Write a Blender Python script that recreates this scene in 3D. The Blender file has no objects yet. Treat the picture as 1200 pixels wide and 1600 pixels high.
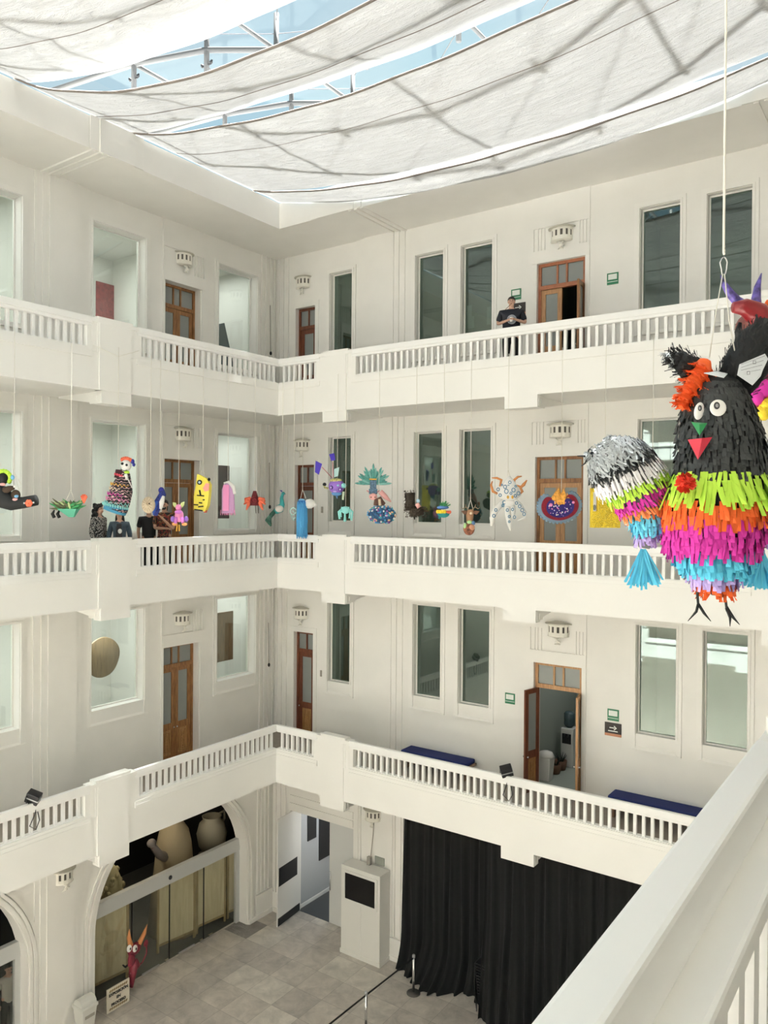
import bpy, bmesh, math, random
from mathutils import Vector, Matrix
random.seed(7)
SC = bpy.context.scene
COL = SC.collection
PI = math.pi

# ------------------------------------------------------------------ camera, world, sun, exposure
YAW, PITCH, ROLL, FPX = 0.61397808, -0.00666197, 0.0068715, 1231.447
def _basis():
    cy, sy = math.cos(YAW), math.sin(YAW)
    f = Vector((-sy, cy, 0)); r = Vector((cy, sy, 0)); u = Vector((0, 0, 1))
    cp, sp = math.cos(PITCH), math.sin(PITCH)
    f2 = f*cp + u*sp; u2 = u*cp - f*sp
    cr, sr = math.cos(ROLL), math.sin(ROLL)
    return r*cr + u2*sr, u2*cr - r*sr, f2
CR, CU, CF = _basis()
cam_data = bpy.data.cameras.new('camera')
cam_data.sensor_fit = 'VERTICAL'; cam_data.sensor_height = 36.0; cam_data.sensor_width = 27.0
cam_data.lens = FPX*36.0/1600.0
cam_data.clip_start = 0.05; cam_data.clip_end = 300
cam = bpy.data.objects.new('camera', cam_data); COL.objects.link(cam)
cam.matrix_world = Matrix(((CR.x, CU.x, -CF.x, 0), (CR.y, CU.y, -CF.y, 0), (CR.z, CU.z, -CF.z, 0), (0, 0, 0, 1)))
SC.camera = cam

world = bpy.data.worlds.new('world'); SC.world = world; world.use_nodes = True
wn = world.node_tree; wn.nodes.clear()
wo = wn.nodes.new('ShaderNodeOutputWorld'); wb = wn.nodes.new('ShaderNodeBackground')
wtc = wn.nodes.new('ShaderNodeTexCoord'); wnz = wn.nodes.new('ShaderNodeTexNoise'); wcr = wn.nodes.new('ShaderNodeValToRGB')
wnz.inputs['Scale'].default_value = 2.2; wnz.inputs['Detail'].default_value = 5
wn.links.new(wtc.outputs['Generated'], wnz.inputs['Vector']); wn.links.new(wnz.outputs['Fac'], wcr.inputs['Fac'])
wcr.color_ramp.elements[0].position = .38; wcr.color_ramp.elements[0].color = (0.42, 0.66, 0.78, 1)
wcr.color_ramp.elements[1].position = .72; wcr.color_ramp.elements[1].color = (0.66, 0.78, 0.84, 1)
wn.links.new(wcr.outputs['Color'], wb.inputs['Color']); wb.inputs['Strength'].default_value = 0.72
wn.links.new(wb.outputs['Background'], wo.inputs['Surface'])

sun_d = bpy.data.lights.new('sun', 'SUN'); sun_d.energy = 54; sun_d.angle = math.radians(3.5); sun_d.color = (1.0, 0.972, 0.925)
sun = bpy.data.objects.new('sun', sun_d); COL.objects.link(sun)
sun.rotation_euler = Vector((-0.05, -0.30, -0.95)).to_track_quat('-Z', 'Y').to_euler()

SC.view_settings.view_transform = 'Standard'; SC.view_settings.look = 'None'
SC.view_settings.gamma = 1.0; SC.view_settings.use_curve_mapping = False
SC.view_settings.exposure = 0.42
try:
    SC.cycles.use_denoising = True
    SC.cycles.max_bounces = 10; SC.cycles.diffuse_bounces = 7; SC.cycles.glossy_bounces = 3
    SC.cycles.transmission_bounces = 6; SC.cycles.transparent_max_bounces = 12
    SC.cycles.sample_clamp_indirect = 6.0
    SC.cycles.caustics_reflective = False; SC.cycles.caustics_refractive = False
except Exception: pass

def room_light(x, y, z, sx, sy, e, c=(1, .96, .88)):
    d = bpy.data.lights.new('unseen_room_light', 'AREA'); d.shape = 'RECTANGLE'; d.size = sx; d.size_y = sy; d.energy = e; d.color = c  # area light without a fixture, added unseen inside a room
    o = bpy.data.objects.new('unseen_room_light', d); COL.objects.link(o); o.location = (x, y, z)
    return o

# ------------------------------------------------------------------ unprojection onto a real plane of the building
def ray(px, py): return CF + CR*((px-600)/FPX) + CU*((800-py)/FPX)
def on_x(px, py, X): v = ray(px, py); return v*(X/v.x)
def on_y(px, py, Y): v = ray(px, py); return v*(Y/v.y)
def on_z(px, py, Z): v = ray(px, py); return v*(Z/v.z)

# ------------------------------------------------------------------ materials
MATS = {}
def nt(name):
    m = bpy.data.materials.new(name); m.use_nodes = True; MATS[name] = m
    t = m.node_tree; b = t.nodes['Principled BSDF']
    return m, t, b
def mat(name, col, rough=.6, metal=0.0, bump=0.0, bscale=30., vary=0.0, vscale=4., spec=.5, stretch=None, coat=0, sheen=0):
    if name in MATS: return MATS[name]
    m, t, b = nt(name)
    b.inputs['Base Color'].default_value = (*col, 1); b.inputs['Roughness'].default_value = rough
    b.inputs['Metallic'].default_value = metal; b.inputs['Specular IOR Level'].default_value = spec
    if coat: b.inputs['Coat Weight'].default_value = coat
    if sheen: b.inputs['Sheen Weight'].default_value = sheen
    tc = t.nodes.new('ShaderNodeTexCoord'); mp = t.nodes.new('ShaderNodeMapping')
    t.links.new(tc.outputs['Object'], mp.inputs['Vector'])
    if stretch: mp.inputs['Scale'].default_value = stretch
    if vary:
        n = t.nodes.new('ShaderNodeTexNoise'); n.inputs['Scale'].default_value = vscale; n.inputs['Detail'].default_value = 5
        t.links.new(mp.outputs['Vector'], n.inputs['Vector'])
        r = t.nodes.new('ShaderNodeValToRGB'); t.links.new(n.outputs['Fac'], r.inputs['Fac'])
        r.color_ramp.elements[0].position = .3; r.color_ramp.elements[1].position = .7
        r.color_ramp.elements[0].color = (*[max(0, c*(1-vary)) for c in col], 1)
        r.color_ramp.elements[1].color = (*[min(1, c*(1+vary)) for c in col], 1)
        t.links.new(r.outputs['Color'], b.inputs['Base Color'])
    if bump:
        n = t.nodes.new('ShaderNodeTexNoise'); n.inputs['Scale'].default_value = bscale; n.inputs['Detail'].default_value = 4
        t.links.new(mp.outputs['Vector'], n.inputs['Vector'])
        bp = t.nodes.new('ShaderNodeBump'); bp.inputs['Strength'].default_value = bump; bp.inputs['Distance'].default_value = .02
        t.links.new(n.outputs['Fac'], bp.inputs['Height']); t.links.new(bp.outputs['Normal'], b.inputs['Normal'])
    return m
WALL = mat('wall_paint', (.845, .835, .80), .62, bump=.15, bscale=3, vary=.02, vscale=1.5)
RAILP = mat('rail_paint', (.885, .885, .87), .45, bump=.1, bscale=2.5)
PARA = mat('parapet_paint', (.87, .863, .83), .5, bump=.35, bscale=1.6, vary=.015, vscale=1)
TRIM = mat('trim_paint', (.86, .85, .815), .5)
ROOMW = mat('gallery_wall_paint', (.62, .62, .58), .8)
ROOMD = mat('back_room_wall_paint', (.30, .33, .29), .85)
BLACKROOM = mat('dark_room_paint', (.02, .02, .02), .9)
FLOORW = mat('walkway_floor', (.30, .265, .225), .5, vary=.08, vscale=6)
STEEL = mat('galvanised_steel', (.55, .56, .57), .4, .8)
CABLE = mat('dark_cable', (.12, .12, .13), .5, .5)
DARKM = mat('black_metal', (.02, .02, .022), .4, .3)
BLACK = mat('matte_black', (.012, .012, .013), .7)
WHITE = mat('white_paint', (.82, .82, .80), .45)
CREAM = mat('cream_lamp_metal', (.83, .81, .74), .5)
GRILLE = mat('dark_grille', (.10, .09, .075), .7)
CORD = mat('white_cord', (.80, .78, .70), .8)
CHROME = mat('chrome', (.75, .75, .76), .2, 1.0)
NAVY = mat('navy_cushion_fabric', (.006, .016, .11), .85, bump=.3, bscale=60)
OAK = mat('bench_wood', (.22, .13, .075), .5, vary=.15, vscale=8)
GREEN = mat('sign_green', (.03, .20, .10), .5)
SIGNW = mat('sign_white', (.80, .84, .80), .5)
SIGNB = mat('sign_black', (.02, .014, .012), .5)
SIGNT = mat('sign_terracotta', (.50, .22, .12), .6)
GREYP = mat('grey_plate', (.34, .32, .28), .6)
FROST = mat('frosted_glass', (.245, .265, .255), .28, vary=.05, vscale=2)

def wood_mat(name, c1, c2, sc=1.0):
    m, t, b = nt(name)
    tc = t.nodes.new('ShaderNodeTexCoord'); mp = t.nodes.new('ShaderNodeMapping'); mp.inputs['Scale'].default_value = (14*sc, 14*sc, 1.6*sc)
    n = t.nodes.new('ShaderNodeTexNoise'); n.inputs['Scale'].default_value = 2.2; n.inputs['Detail'].default_value = 6; n.inputs['Distortion'].default_value = .6
    r = t.nodes.new('ShaderNodeValToRGB')
    r.color_ramp.elements[0].position = .3; r.color_ramp.elements[0].color = (*c1, 1)
    r.color_ramp.elements[1].position = .7; r.color_ramp.elements[1].color = (*c2, 1)
    t.links.new(tc.outputs['Object'], mp.inputs['Vector']); t.links.new(mp.outputs['Vector'], n.inputs['Vector'])
    t.links.new(n.outputs['Fac'], r.inputs['Fac']); t.links.new(r.outputs['Color'], b.inputs['Base Color'])
    b.inputs['Roughness'].default_value = .42
    return m
DOORW = wood_mat('door_wood', (.15, .058, .018), (.36, .165, .055))
DOORR = wood_mat('red_door_wood', (.085, .020, .008), (.19, .055, .022))
DOORC = wood_mat('carved_door_wood', (.20, .09, .03), (.50, .27, .10))
DOORC2 = wood_mat('light_door_wood', (.34, .17, .07), (.52, .29, .13))
PINE = wood_mat('screen_wood', (.33, .24, .12), (.48, .37, .20), .5)
PINEP = wood_mat('screen_panel', (.60, .51, .32), (.74, .65, .44), .3)

def glass_mat(name, tint, refl=.12, rough=.02, kf=.8):
    m = bpy.data.materials.new(name); m.use_nodes = True; t = m.node_tree; t.nodes.clear(); MATS[name] = m
    o = t.nodes.new('ShaderNodeOutputMaterial'); tr = t.nodes.new('ShaderNodeBsdfTransparent'); tr.inputs['Color'].default_value = (*tint, 1)
    g = t.nodes.new('ShaderNodeBsdfGlossy'); g.inputs['Roughness'].default_value = rough; g.inputs['Color'].default_value = (.92, 1, .97, 1)
    lw = t.nodes.new('ShaderNodeLayerWeight'); lw.inputs['Blend'].default_value = .5
    pw = t.nodes.new('ShaderNodeMath'); pw.operation = 'POWER'; pw.inputs[1].default_value = 4.0; t.links.new(lw.outputs['Facing'], pw.inputs[0])
    ad = t.nodes.new('ShaderNodeMath'); ad.operation = 'MULTIPLY_ADD'; ad.inputs[1].default_value = kf; ad.inputs[2].default_value = refl
    ad.use_clamp = True
    mx = t.nodes.new('ShaderNodeMixShader')
    t.links.new(pw.outputs[0], ad.inputs[0]); t.links.new(ad.outputs[0], mx.inputs['Fac'])
    t.links.new(tr.outputs['BSDF'], mx.inputs[1]); t.links.new(g.outputs['BSDF'], mx.inputs[2]); t.links.new(mx.outputs['Shader'], o.inputs['Surface'])
    return m
GLASS = glass_mat('window_glass', (.92, .955, .92), .05)
GLASSB = glass_mat('tinted_window_glass', (.52, .62, .57), .12, kf=.7)
GLASSD = glass_mat('clear_door_glass', (.93, .94, .92), .04)
GLASSR = glass_mat('roof_glass', (.97, .99, 1.0), 0.0, kf=.15)

def sail_mat():
    m = bpy.data.materials.new('sail_canvas'); m.use_nodes = True; t = m.node_tree; t.nodes.clear()
    o = t.nodes.new('ShaderNodeOutputMaterial'); df = t.nodes.new('ShaderNodeBsdfDiffuse'); tl = t.nodes.new('ShaderNodeBsdfTranslucent')
    tc = t.nodes.new('ShaderNodeTexCoord')
    mp = t.nodes.new('ShaderNodeMapping'); mp.inputs['Scale'].default_value = (.7, 3.0, 1); mp.inputs['Rotation'].default_value = (0, 0, .15)
    n = t.nodes.new('ShaderNodeTexNoise'); n.inputs['Scale'].default_value = 2.2; n.inputs['Detail'].default_value = 7; n.inputs['Roughness'].default_value = .65; n.inputs['Distortion'].default_value = .8
    bp = t.nodes.new('ShaderNodeBump'); bp.inputs['Strength'].default_value = .9; bp.inputs['Distance'].default_value = .14
    r = t.nodes.new('ShaderNodeValToRGB'); r.color_ramp.elements[0].position = .3; r.color_ramp.elements[1].position = .7
    r.color_ramp.elements[0].color = (.56, .56, .555, 1); r.color_ramp.elements[1].color = (.67, .675, .68, 1)
    n2 = t.nodes.new('ShaderNodeTexNoise'); n2.inputs['Scale'].default_value = 14; n2.inputs['Detail'].default_value = 3; n2.inputs['Distortion'].default_value = 1.2
    ma = t.nodes.new('ShaderNodeMath'); ma.operation = 'MULTIPLY_ADD'; ma.inputs[1].default_value = .25
    t.links.new(tc.outputs['Object'], mp.inputs['Vector']); t.links.new(mp.outputs['Vector'], n.inputs['Vector']); t.links.new(tc.outputs['Object'], n2.inputs['Vector'])
    t.links.new(n2.outputs['Fac'], ma.inputs[0]); t.links.new(n.outputs['Fac'], ma.inputs[2])
    t.links.new(ma.outputs[0], bp.inputs['Height']); t.links.new(n.outputs['Fac'], r.inputs['Fac'])
    mx = t.nodes.new('ShaderNodeMixShader'); mx.inputs['Fac'].default_value = .040
    for s in (df, tl):
        t.links.new(r.outputs['Color'], s.inputs['Color']); t.links.new(bp.outputs['Normal'], s.inputs['Normal'])
    t.links.new(df.outputs['BSDF'], mx.inputs[1]); t.links.new(tl.outputs['BSDF'], mx.inputs[2]); t.links.new(mx.outputs['Shader'], o.inputs['Surface'])
    return m
SAIL = sail_mat()
HEM = mat('sail_hem', (.22, .19, .17), .8)

def tile_mat():
    m, t, b = nt('stone_tile_floor')
    L = t.links.new
    tc = t.nodes.new('ShaderNodeTexCoord'); sp = t.nodes.new('ShaderNodeSeparateXYZ'); L(tc.outputs['Object'], sp.inputs['Vector'])
    def M(op, a, bb=None, v=None):
        n = t.nodes.new('ShaderNodeMath'); n.operation = op; L(a, n.inputs[0])
        if bb is not None: L(bb, n.inputs[1])
        if v is not None: n.inputs[1].default_value = v
        return n.outputs[0]
    fx = M('DIVIDE', M('ADD', sp.outputs['X'], v=15.10), v=.88); fy = M('DIVIDE', M('ADD', sp.outputs['Y'], v=-14.25), v=.88)
    ix, iy = M('FLOOR', fx), M('FLOOR', fy)
    cb = t.nodes.new('ShaderNodeCombineXYZ'); L(ix, cb.inputs['X']); L(iy, cb.inputs['Y'])
    wn_ = t.nodes.new('ShaderNodeTexWhiteNoise'); wn_.noise_dimensions = '2D'; L(cb.outputs['Vector'], wn_.inputs['Vector'])
    r = t.nodes.new('ShaderNodeValToRGB'); L(wn_.outputs['Value'], r.inputs['Fac']); cr = r.color_ramp
    cr.elements[0].position = 0; cr.elements[0].color = (.34, .315, .285, 1); cr.elements[1].position = 1; cr.elements[1].color = (.58, .55, .50, 1)
    for p, c in ((.04, (.19, .18, .175, 1)), (.09, (.44, .41, .38, 1)), (.6, (.50, .465, .425, 1))):
        e = cr.elements.new(p); e.color = c
    of = t.nodes.new('ShaderNodeVectorMath'); of.operation = 'MULTIPLY_ADD'; L(wn_.outputs['Color'], of.inputs[0]); of.inputs[1].default_value = (20, 20, 20); L(tc.outputs['Object'], of.inputs[2])
    n = t.nodes.new('ShaderNodeTexNoise'); n.inputs['Scale'].default_value = 2.4; n.inputs['Detail'].default_value = 8; n.inputs['Distortion'].default_value = .5; n.inputs['Roughness'].default_value = .65
    L(of.outputs[0], n.inputs['Vector'])
    r2 = t.nodes.new('ShaderNodeValToRGB'); L(n.outputs['Fac'], r2.inputs['Fac'])
    r2.color_ramp.elements[0].position = .25; r2.color_ramp.elements[0].color = (.72, .72, .72, 1)
    r2.color_ramp.elements[1].position = .75; r2.color_ramp.elements[1].color = (1.35, 1.33, 1.3, 1)
    mul = t.nodes.new('ShaderNodeMixRGB'); mul.blend_type = 'MULTIPLY'; mul.inputs['Fac'].default_value = 1
    L(r.outputs['Color'], mul.inputs[1]); L(r2.outputs['Color'], mul.inputs[2])
    # pale veins
    n3 = t.nodes.new('ShaderNodeTexNoise'); n3.inputs['Scale'].default_value = 1.1; n3.inputs['Detail'].default_value = 8; n3.inputs['Distortion'].default_value = 2.0; L(of.outputs[0], n3.inputs['Vector'])
    v = M('ABSOLUTE', M('ADD', n3.outputs['Fac'], v=-.5)); vv = t.nodes.new('ShaderNodeMapRange'); L(v, vv.inputs['Value'])
    vv.inputs['From Min'].default_value = 0; vv.inputs['From Max'].default_value = .012; vv.inputs['To Min'].default_value = .35; vv.inputs['To Max'].default_value = 0
    mv = t.nodes.new('ShaderNodeMixRGB'); L(vv.outputs[0], mv.inputs['Fac']); L(mul.outputs['Color'], mv.inputs[1]); mv.inputs[2].default_value = (.5, .48, .44, 1)
    # joints
    gx = M('MINIMUM', M('FRACT', fx), M('SUBTRACT', M('FRACT', fx), v=0)); gy = M('FRACT', fy)
    ax = M('ABSOLUTE', M('ADD', M('FRACT', fx), v=-.5)); ay = M('ABSOLUTE', M('ADD', gy, v=-.5))
    g = M('GREATER_THAN', M('MAXIMUM', ax, ay), v=.495)
    mj = t.nodes.new('ShaderNodeMixRGB'); L(M('MULTIPLY', g, v=.5), mj.inputs['Fac']); L(mv.outputs['Color'], mj.inputs[1]); mj.inputs[2].default_value = (.07, .065, .06, 1)
    L(mj.outputs['Color'], b.inputs['Base Color']); b.inputs['Roughness'].default_value = .5
    return m
TILE = tile_mat()

# ------------------------------------------------------------------ mesh builder
class MB:
    def __init__(s): s.v = []; s.f = []; s.sm = []; s.mi = []; s.cur = 0
    def add(s, vs, fs, smooth=False):
        o = len(s.v); s.v += [Vector(p) for p in vs]; s.f += [tuple(i+o for i in f) for f in fs]; s.sm += [smooth]*len(fs); s.mi += [s.cur]*len(fs)
        return s
    def box(s, x0, x1, y0, y1, z0, z1, M=None):
        x0, x1 = min(x0, x1), max(x0, x1); y0, y1 = min(y0, y1), max(y0, y1); z0, z1 = min(z0, z1), max(z0, z1)
        vs = [(x0,y0,z0),(x1,y0,z0),(x1,y1,z0),(x0,y1,z0),(x0,y0,z1),(x1,y0,z1),(x1,y1,z1),(x0,y1,z1)]
        if M is not None: vs = [M @ Vector(v) for v in vs]
        return s.add(vs, [(0,3,2,1),(4,5,6,7),(0,1,5,4),(1,2,6,5),(2,3,7,6),(3,0,4,7)])
    def prism(s, poly, y0, y1, smooth=False):
        """polygon in (x, z), extruded along y"""
        n = len(poly); vs = [(p[0], y0, p[1]) for p in poly] + [(p[0], y1, p[1]) for p in poly]
        fs = [tuple(range(n)), tuple(range(2*n-1, n-1, -1))] + [(i, (i+1) % n, n+(i+1) % n, n+i) for i in range(n)]
        return s.add(vs, fs, smooth)
    def hull(s, a, b):
        """two equal-length loops joined and capped"""
        n = len(a); return s.add(list(a)+list(b), [tuple(range(n)), tuple(range(2*n-1, n-1, -1))] + [(i, (i+1) % n, n+(i+1) % n, n+i) for i in range(n)])
    def ell(s, c, r, seg=14, rings=8, M=None, jit=0):
        if not hasattr(r, '__len__'): r = (r, r, r)
        c = Vector(c); vs = [Vector((0, 0, r[2]))]
        for i in range(1, rings):
            a = PI*i/rings
            for j in range(seg):
                q = 2*PI*j/seg; k = 1+random.uniform(-jit, jit)
                vs.append(Vector((r[0]*math.sin(a)*math.cos(q)*k, r[1]*math.sin(a)*math.sin(q)*k, r[2]*math.cos(a)*k)))
        vs.append(Vector((0, 0, -r[2])))
        if M is not None: vs = [M @ v for v in vs]
        vs = [v+c for v in vs]; fs = [(0, 1+j, 1+(j+1) % seg) for j in range(seg)]
        for i in range(rings-2):
            for j in range(seg):
                a = 1+i*seg+j; b = 1+i*seg+(j+1) % seg; fs.append((a, a+seg, b+seg, b))
        L_ = len(vs)-1; k = 1+(rings-2)*seg
        fs += [(k+j, L_, k+(j+1) % seg) for j in range(seg)]
        return s.add(vs, fs, True)
    def tube(s, pts, r, n=8, smooth=True, cap=True, flat=1.0):
        pts = [Vector(p) for p in pts]
        if not hasattr(r, '__len__'): r = [r]*len(pts)
        vs = []; up = Vector((0, 0, 1)); prev = None
        for i, p in enumerate(pts):
            d = (pts[min(i+1, len(pts)-1)] - pts[max(i-1, 0)]); d = d.normalized() if d.length > 1e-9 else Vector((0, 0, 1))
            if prev is None:
                a = d.cross(up) if abs(d.z) < .95 else Vector((0, 1, 0))-d*d.y
            else: a = prev - d*prev.dot(d)
            if a.length < 1e-6: a = d.orthogonal()
            a.normalize(); prev = a; b = d.cross(a)
            for j in range(n):
                q = 2*PI*j/n; vs.append(p + a*(r[i]*math.cos(q)*flat) + b*(r[i]*math.sin(q)))
        fs = [(i*n+j, i*n+(j+1) % n, (i+1)*n+(j+1) % n, (i+1)*n+j) for i in range(len(pts)-1) for j in range(n)]
        if cap: fs += [tuple(range(n-1, -1, -1)), tuple((len(pts)-1)*n+j for j in range(n))]
        return s.add(vs, fs, smooth)
    def lathe(s, prof, c=(0, 0, 0), seg=20, sy=1.0, a0=0, a1=2*PI, smooth=True, M=None):
        c = Vector(c); full = abs(a1-a0-2*PI) < 1e-6; m = seg if full else seg+1; vs = []
        for (r, z) in prof:
            for j in range(m):
                q = a0+(a1-a0)*j/seg; v = Vector((r*math.cos(q), r*math.sin(q)*sy, z)); vs.append((M @ v if M is not None else v)+c)
        fs = []
        for i in range(len(prof)-1):
            for j in range(seg):
                k = (j+1) % m if full else j+1
                fs.append((i*m+j, i*m+k, (i+1)*m+k, (i+1)*m+j))
        if full:
            if prof[0][0] > 1e-6: fs.append(tuple(range(m-1, -1, -1)))
            if prof[-1][0] > 1e-6: fs.append(tuple((len(prof)-1)*m+j for j in range(m)))
        return s.add(vs, fs, smooth)
    def quad(s, a, b, c, d): return s.add([a, b, c, d], [(0, 1, 2, 3)])
    def xf(s, M): s.v = [M @ v for v in s.v]; return s

def props(o, label=None, cat=None, group=None, kind=None):
    if label: o['label'] = label
    if cat: o['category'] = cat
    if group: o['group'] = group
    if kind: o['kind'] = kind
    return o
ORG = {}
def empty(name, loc=(0, 0, 0), label=None, cat=None, group=None, kind=None, parent=None, rz=0):
    o = bpy.data.objects.new(name, None); COL.objects.link(o); o.location = loc; o.rotation_euler[2] = rz; o.empty_display_size = .1
    ORG[o.name] = Vector(loc)
    if parent: o.parent = parent
    return props(o, label, cat, group, kind)
def build(name, mb, m, parent=None, label=None, cat=None, group=None, kind=None, local=False, at=None, bevel=0, recalc=True, subsurf=0):
    """one mesh object; vertices are in world coordinates unless local is set (then relative to the parent)"""
    me = bpy.data.meshes.new(name)
    org = Vector((0, 0, 0))
    if not local:
        if parent: org = ORG.get(parent.name, Vector((0, 0, 0)))
        elif at: org = Vector(at)
    me.from_pydata([tuple(v-org) for v in mb.v], [], mb.f)
    ms = m if isinstance(m, (list, tuple)) else [m]
    for q in ms: me.materials.append(q)
    me.polygons.foreach_set('use_smooth', mb.sm)
    if len(ms) > 1: me.polygons.foreach_set('material_index', mb.mi)
    me.update()
    if recalc and len(mb.f) < 60000:
        bm = bmesh.new(); bm.from_mesh(me); bmesh.ops.recalc_face_normals(bm, faces=bm.faces[:]); bm.to_mesh(me); bm.free()
    o = bpy.data.objects.new(name, me); COL.objects.link(o)
    if parent: o.parent = parent; ORG[o.name] = org if not local else Vector((0, 0, 0))
    else: o.location = org; ORG[o.name] = org
    if bevel:
        b = o.modifiers.new('bevel', 'BEVEL'); b.width = bevel; b.segments = 2; b.limit_method = 'ANGLE'
    if subsurf:
        b = o.modifiers.new('subsurf', 'SUBSURF'); b.levels = subsurf; b.render_levels = subsurf
    return props(o, label, cat, group, kind)
def dup(o, parent=None, loc=None):
    c = o.copy(); COL.objects.link(c)
    if parent: c.parent = parent
    if loc is not None: c.location = loc
    return c
# ------------------------------------------------------------------ building dimensions (metres, eye of the photographer at 0,0,0)
XW, YW = -16.5, 17.65           # wall planes behind the walkways
XP, YP = -14.54, 15.67          # outer faces of the parapets
XE = -0.45                      # parapet of the east side, where the photographer stands
YS = -4.5                       # south side of the courtyard
GZ = -12.29                     # courtyard floor
RT = {3: 3.94, 2: -0.745, 1: -5.88}     # handrail tops
SB = {3: 2.43, 2: -2.20, 1: -7.45}      # undersides of the balconies
FZ = {3: 2.95, 2: -1.72, 1: -6.82}      # walkway floors
RZ = 7.44                       # roof soffit
CT = {3: RZ, 2: SB[3], 1: SB[2], 0: SB[1]}
FL = {3: FZ[3], 2: FZ[2], 1: FZ[1], 0: GZ}

class WF:
    """wall coordinates: a along the wall, n out of the wall towards the court, z up"""
    def __init__(s, side): s.side = side
    def box(s, mb, a0, a1, n0, n1, z0, z1):
        if s.side == 'L': return mb.box(XW+n0, XW+n1, a0, a1, z0, z1)
        if s.side == 'B': return mb.box(a0, a1, YW-n0, YW-n1, z0, z1)
        if s.side == 'PL': return mb.box(XP+n0, XP+n1, a0, a1, z0, z1)
        if s.side == 'PB': return mb.box(a0, a1, YP-n0, YP-n1, z0, z1)
        if s.side == 'PE': return mb.box(XE-n0, XE-n1, a0, a1, z0, z1)
        if s.side == 'PS': return mb.box(a0, a1, YS+n0, YS+n1, z0, z1)
    def P(s, a, n, z):
        if s.side == 'L': return Vector((XW+n, a, z))
        if s.side == 'B': return Vector((a, YW-n, z))
        if s.side == 'PL': return Vector((XP+n, a, z))
        if s.side == 'PB': return Vector((a, YP-n, z))
        if s.side == 'PE': return Vector((XE-n, a, z))
        if s.side == 'PS': return Vector((a, YS+n, z))
WL, WB, PLW, PBW, PEW, PSW = (WF(k) for k in ('L', 'B', 'PL', 'PB', 'PE', 'PS'))

def wall_boxes(mb, W, a0, a1, z0, z1, holes, n0=-.35, n1=0.0):
    """solid wall with rectangular holes (a0,a1,z0,z1)"""
    As = sorted({a0, a1, *[h[0] for h in holes], *[h[1] for h in holes]})
    As = [a for a in As if a0 <= a <= a1]
    for i in range(len(As)-1):
        l, r = As[i], As[i+1]; m = (l+r)/2
        hs = sorted([h for h in holes if h[0] < m < h[1]], key=lambda h: h[2]); z = z0
        for h in hs:
            if h[2] > z: W.box(mb, l, r, n0, n1, z, h[2])
            z = h[3]
        if z < z1: W.box(mb, l, r, n0, n1, z, z1)

# openings: left wall windows A,B,C and the door; back wall door D, windows E,F,G,I,J and the door H
LWIN = {'A': (7.95, 9.54), 'B': (11.32, 12.84), 'C': (15.31, 16.82)}
LDOOR = (13.45, 14.67)
BWIN = {'E': (-14.37, -13.58), 'F': (-11.44, -10.60), 'G': (-10.05, -9.18), 'I': (-5.50, -4.65), 'J': (-4.08, -3.21)}
BD, BH = (-15.68, -14.93), (-7.97, -6.78)
LZ = {3: (3.96, 6.74), 2: (-.69, 2.03), 1: (-4.94, -2.62)}
BZ = {3: (4.22, 6.67), 2: (-.43, 1.98), 1: (-5.03, -2.60)}
DZ = {3: 5.86, 2: 1.22, 1: -3.72}
sc_ = 0
lholes, bholes = [], []
for k in (1, 2, 3):
    lholes += [(a, b, *LZ[k]) for a, b in LWIN.values()] + [(*LDOOR, FL[k], DZ[k])]
    bholes += [(a, b, *BZ[k]) for a, b in BWIN.values()] + [(*BD, FL[k], DZ[k]), (*BH, FL[k], DZ[k])]

# --- left wall, upper storeys
mb = MB(); wall_boxes(mb, WL, YS-1.8, YW+.35, SB[1]-.1, RZ+.05, lholes)
def stack(W, a0, a1, z0, z1, d=.0):
    "stepped pilaster"
    W.box(mb, a0, a1, 0, .035, z0, z1); W.box(mb, a0+.17, a1-.17, .035, .075, z0, z1); W.box(mb, a0+.32, a1-.32, .075, .11, z0, z1)
for lv in (3, 2, 1):
    z0, z1 = FL[lv], CT[lv]
    stack(WL, 9.84, 11.20, z0, z1)
    for a in (17.00, 17.18, 17.36, 17.52): WL.box(mb, a, a+.055, 0, .05, z0, z1)
    # door bay: lintel, upper field with recessed lamp panel
    dz = DZ[lv]; a0, a1 = 13.38, 14.81
    WL.box(mb, a0, LDOOR[0], 0, .035, z0, dz); WL.box(mb, LDOOR[1]+.03, a1, 0, .035, z0, dz)
    WL.box(mb, a0, a1, 0, .045, dz, dz+.32)
    if z1 > dz+.95: WL.box(mb, a0, a1, 0, .035, dz+.88, z1)
    for a in (14.46, 14.56, 14.67): WL.box(mb, a, a+.03, 0, .03, dz+.32, min(dz+.88, z1))
    WL.box(mb, a0, a0+.04, 0, .035, dz+.32, dz+.88); WL.box(mb, a1-.04, a1, 0, .035, dz+.32, dz+.88)
build('wall_left', mb, WALL, kind='structure', at=(XW, 8, 0))

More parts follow.
